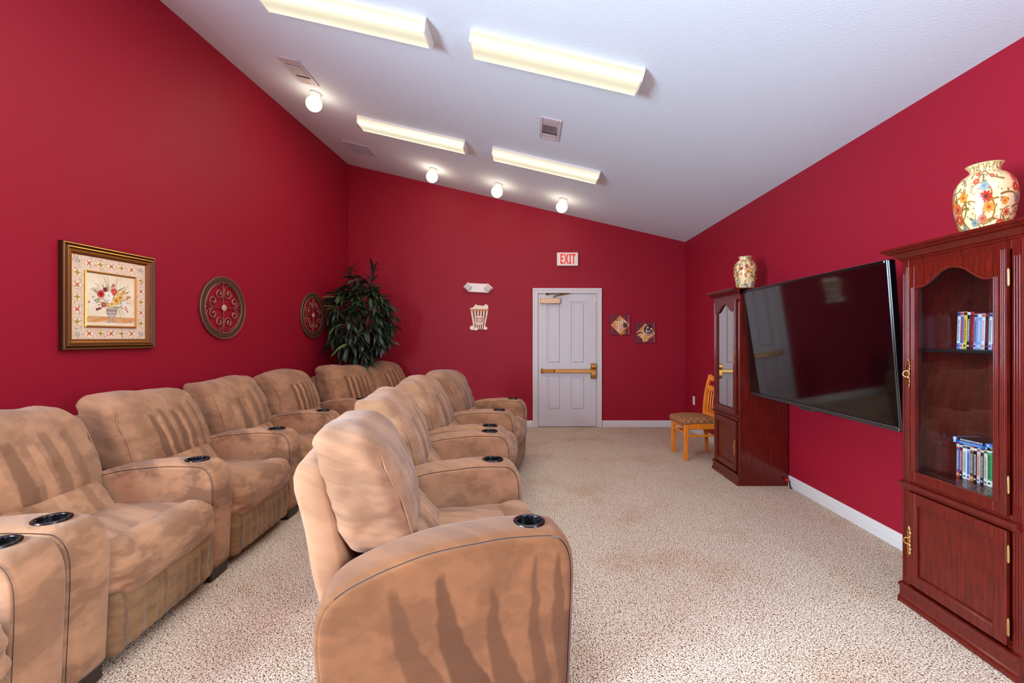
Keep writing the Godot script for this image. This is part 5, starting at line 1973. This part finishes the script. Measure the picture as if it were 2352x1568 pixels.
func vase(label: String, at: Vector3, prof: Array, t: Texture2D, turn: float) -> void:
	var o := thing("vase", label, "vase", at, turn)
	var sp := spline(prof, 5)
	# even steps along the wall so that the print is not stretched
	var total := 0.0
	for i in sp.size() - 1:
		total += sp[i].distance_to(sp[i + 1])
	var even := []
	var steps := 40
	var seg := 0
	var done := 0.0
	for i in steps + 1:
		var want := total * i / steps
		while seg < sp.size() - 2 and done + sp[seg].distance_to(sp[seg + 1]) < want:
			done += sp[seg].distance_to(sp[seg + 1])
			seg += 1
		even.append(sp[seg].lerp(sp[seg + 1], clampf((want - done) / maxf(1e-6, sp[seg].distance_to(sp[seg + 1])), 0.0, 1.0)))
	var m := Mb.new()
	m.lathe(even, 56)
	var g := mat(Color.WHITE, 0.2)
	g.albedo_texture = t
	g.clearcoat_enabled = true
	g.clearcoat = 0.8
	g.clearcoat_roughness = 0.08
	put("body", m.commit(), g, o)
	var top: Vector2 = even[even.size() - 1]
	var lip := Mb.new()
	lip.lathe([Vector2(top.x, top.y), Vector2(top.x - 0.003, top.y + 0.003), Vector2(top.x - 0.008, top.y), Vector2(top.x - 0.016, top.y - 0.02), Vector2(top.x - 0.012, top.y - 0.045)], 48, true)
	put("mouth", lip.commit(), mat(rgb8(150, 120, 84), 0.4), o)

func build_vases() -> void:
	vase("wide cream vase with orange flowers and vines, on the movie case cabinet", Vector3(2.13, 1.8325, -2.12), [Vector2(0.0, 0.0), Vector2(0.070, 0.0), Vector2(0.080, 0.015), Vector2(0.096, 0.075), Vector2(0.108, 0.14), Vector2(0.1115, 0.19), Vector2(0.106, 0.24), Vector2(0.086, 0.278), Vector2(0.060, 0.300), Vector2(0.053, 0.311), Vector2(0.056, 0.324), Vector2(0.068, 0.338)], vine_print(5, 1.0, rgb8(132, 104, 48)), 0.6)
	vase("slim cream vase with red flowers and dark vines, on the cabinet behind the television", Vector3(2.15, 1.8325, -4.49), [Vector2(0.0, 0.0), Vector2(0.070, 0.0), Vector2(0.078, 0.012), Vector2(0.095, 0.09), Vector2(0.107, 0.165), Vector2(0.110, 0.21), Vector2(0.103, 0.25), Vector2(0.080, 0.285), Vector2(0.058, 0.303), Vector2(0.056, 0.316), Vector2(0.065, 0.332)], vine_print(23, 0.85, rgb8(74, 66, 40)), 1.9)

# ------------------------------------------------------------------ odds and ends
func build_small_things() -> void:
	var m := Mb.new()
	m.puff(Vector3(0.05, 0.74, 0.14), 0.02, Vector3i(4, 20, 6), Vector3(0.006, 0, 0.0), 0.02, 3, func(p: Vector3) -> Vector3: return Vector3(p.x + 0.015 * sin(p.y * 14.0), p.y, p.z * (1.0 - 0.35 * p.y)))
	var o := put("paper_bag", m.commit(), M.paper, self, Vector3(-2.56, 0.375, -5.41), Vector3(0, 0.3, 0))
	tag(o, "crumpled white paper bag tucked behind the long recliner row", "bag")
	var c := thing("power_cord", "red and black plug end lying against the cabinet foot by the baseboard", "cord", Vector3(2.355, 0.0, -4.165))
	put("plug", boxm(Vector3(0.02, 0.068, 0), Vector3(0.035, 0.022, 0.02), 0.004), mat(rgb8(190, 16, 18), 0.4), c)
	var k := Mb.new()
	k.tube([Vector3(0.036, 0.062, 0.0), Vector3(0.042, 0.03, 0.004), Vector3(0.04, 0.008, 0.01), Vector3(0.03, 0.006, 0.05)], 0.006, 8)
	put("cable", k.commit(), M.black, c)
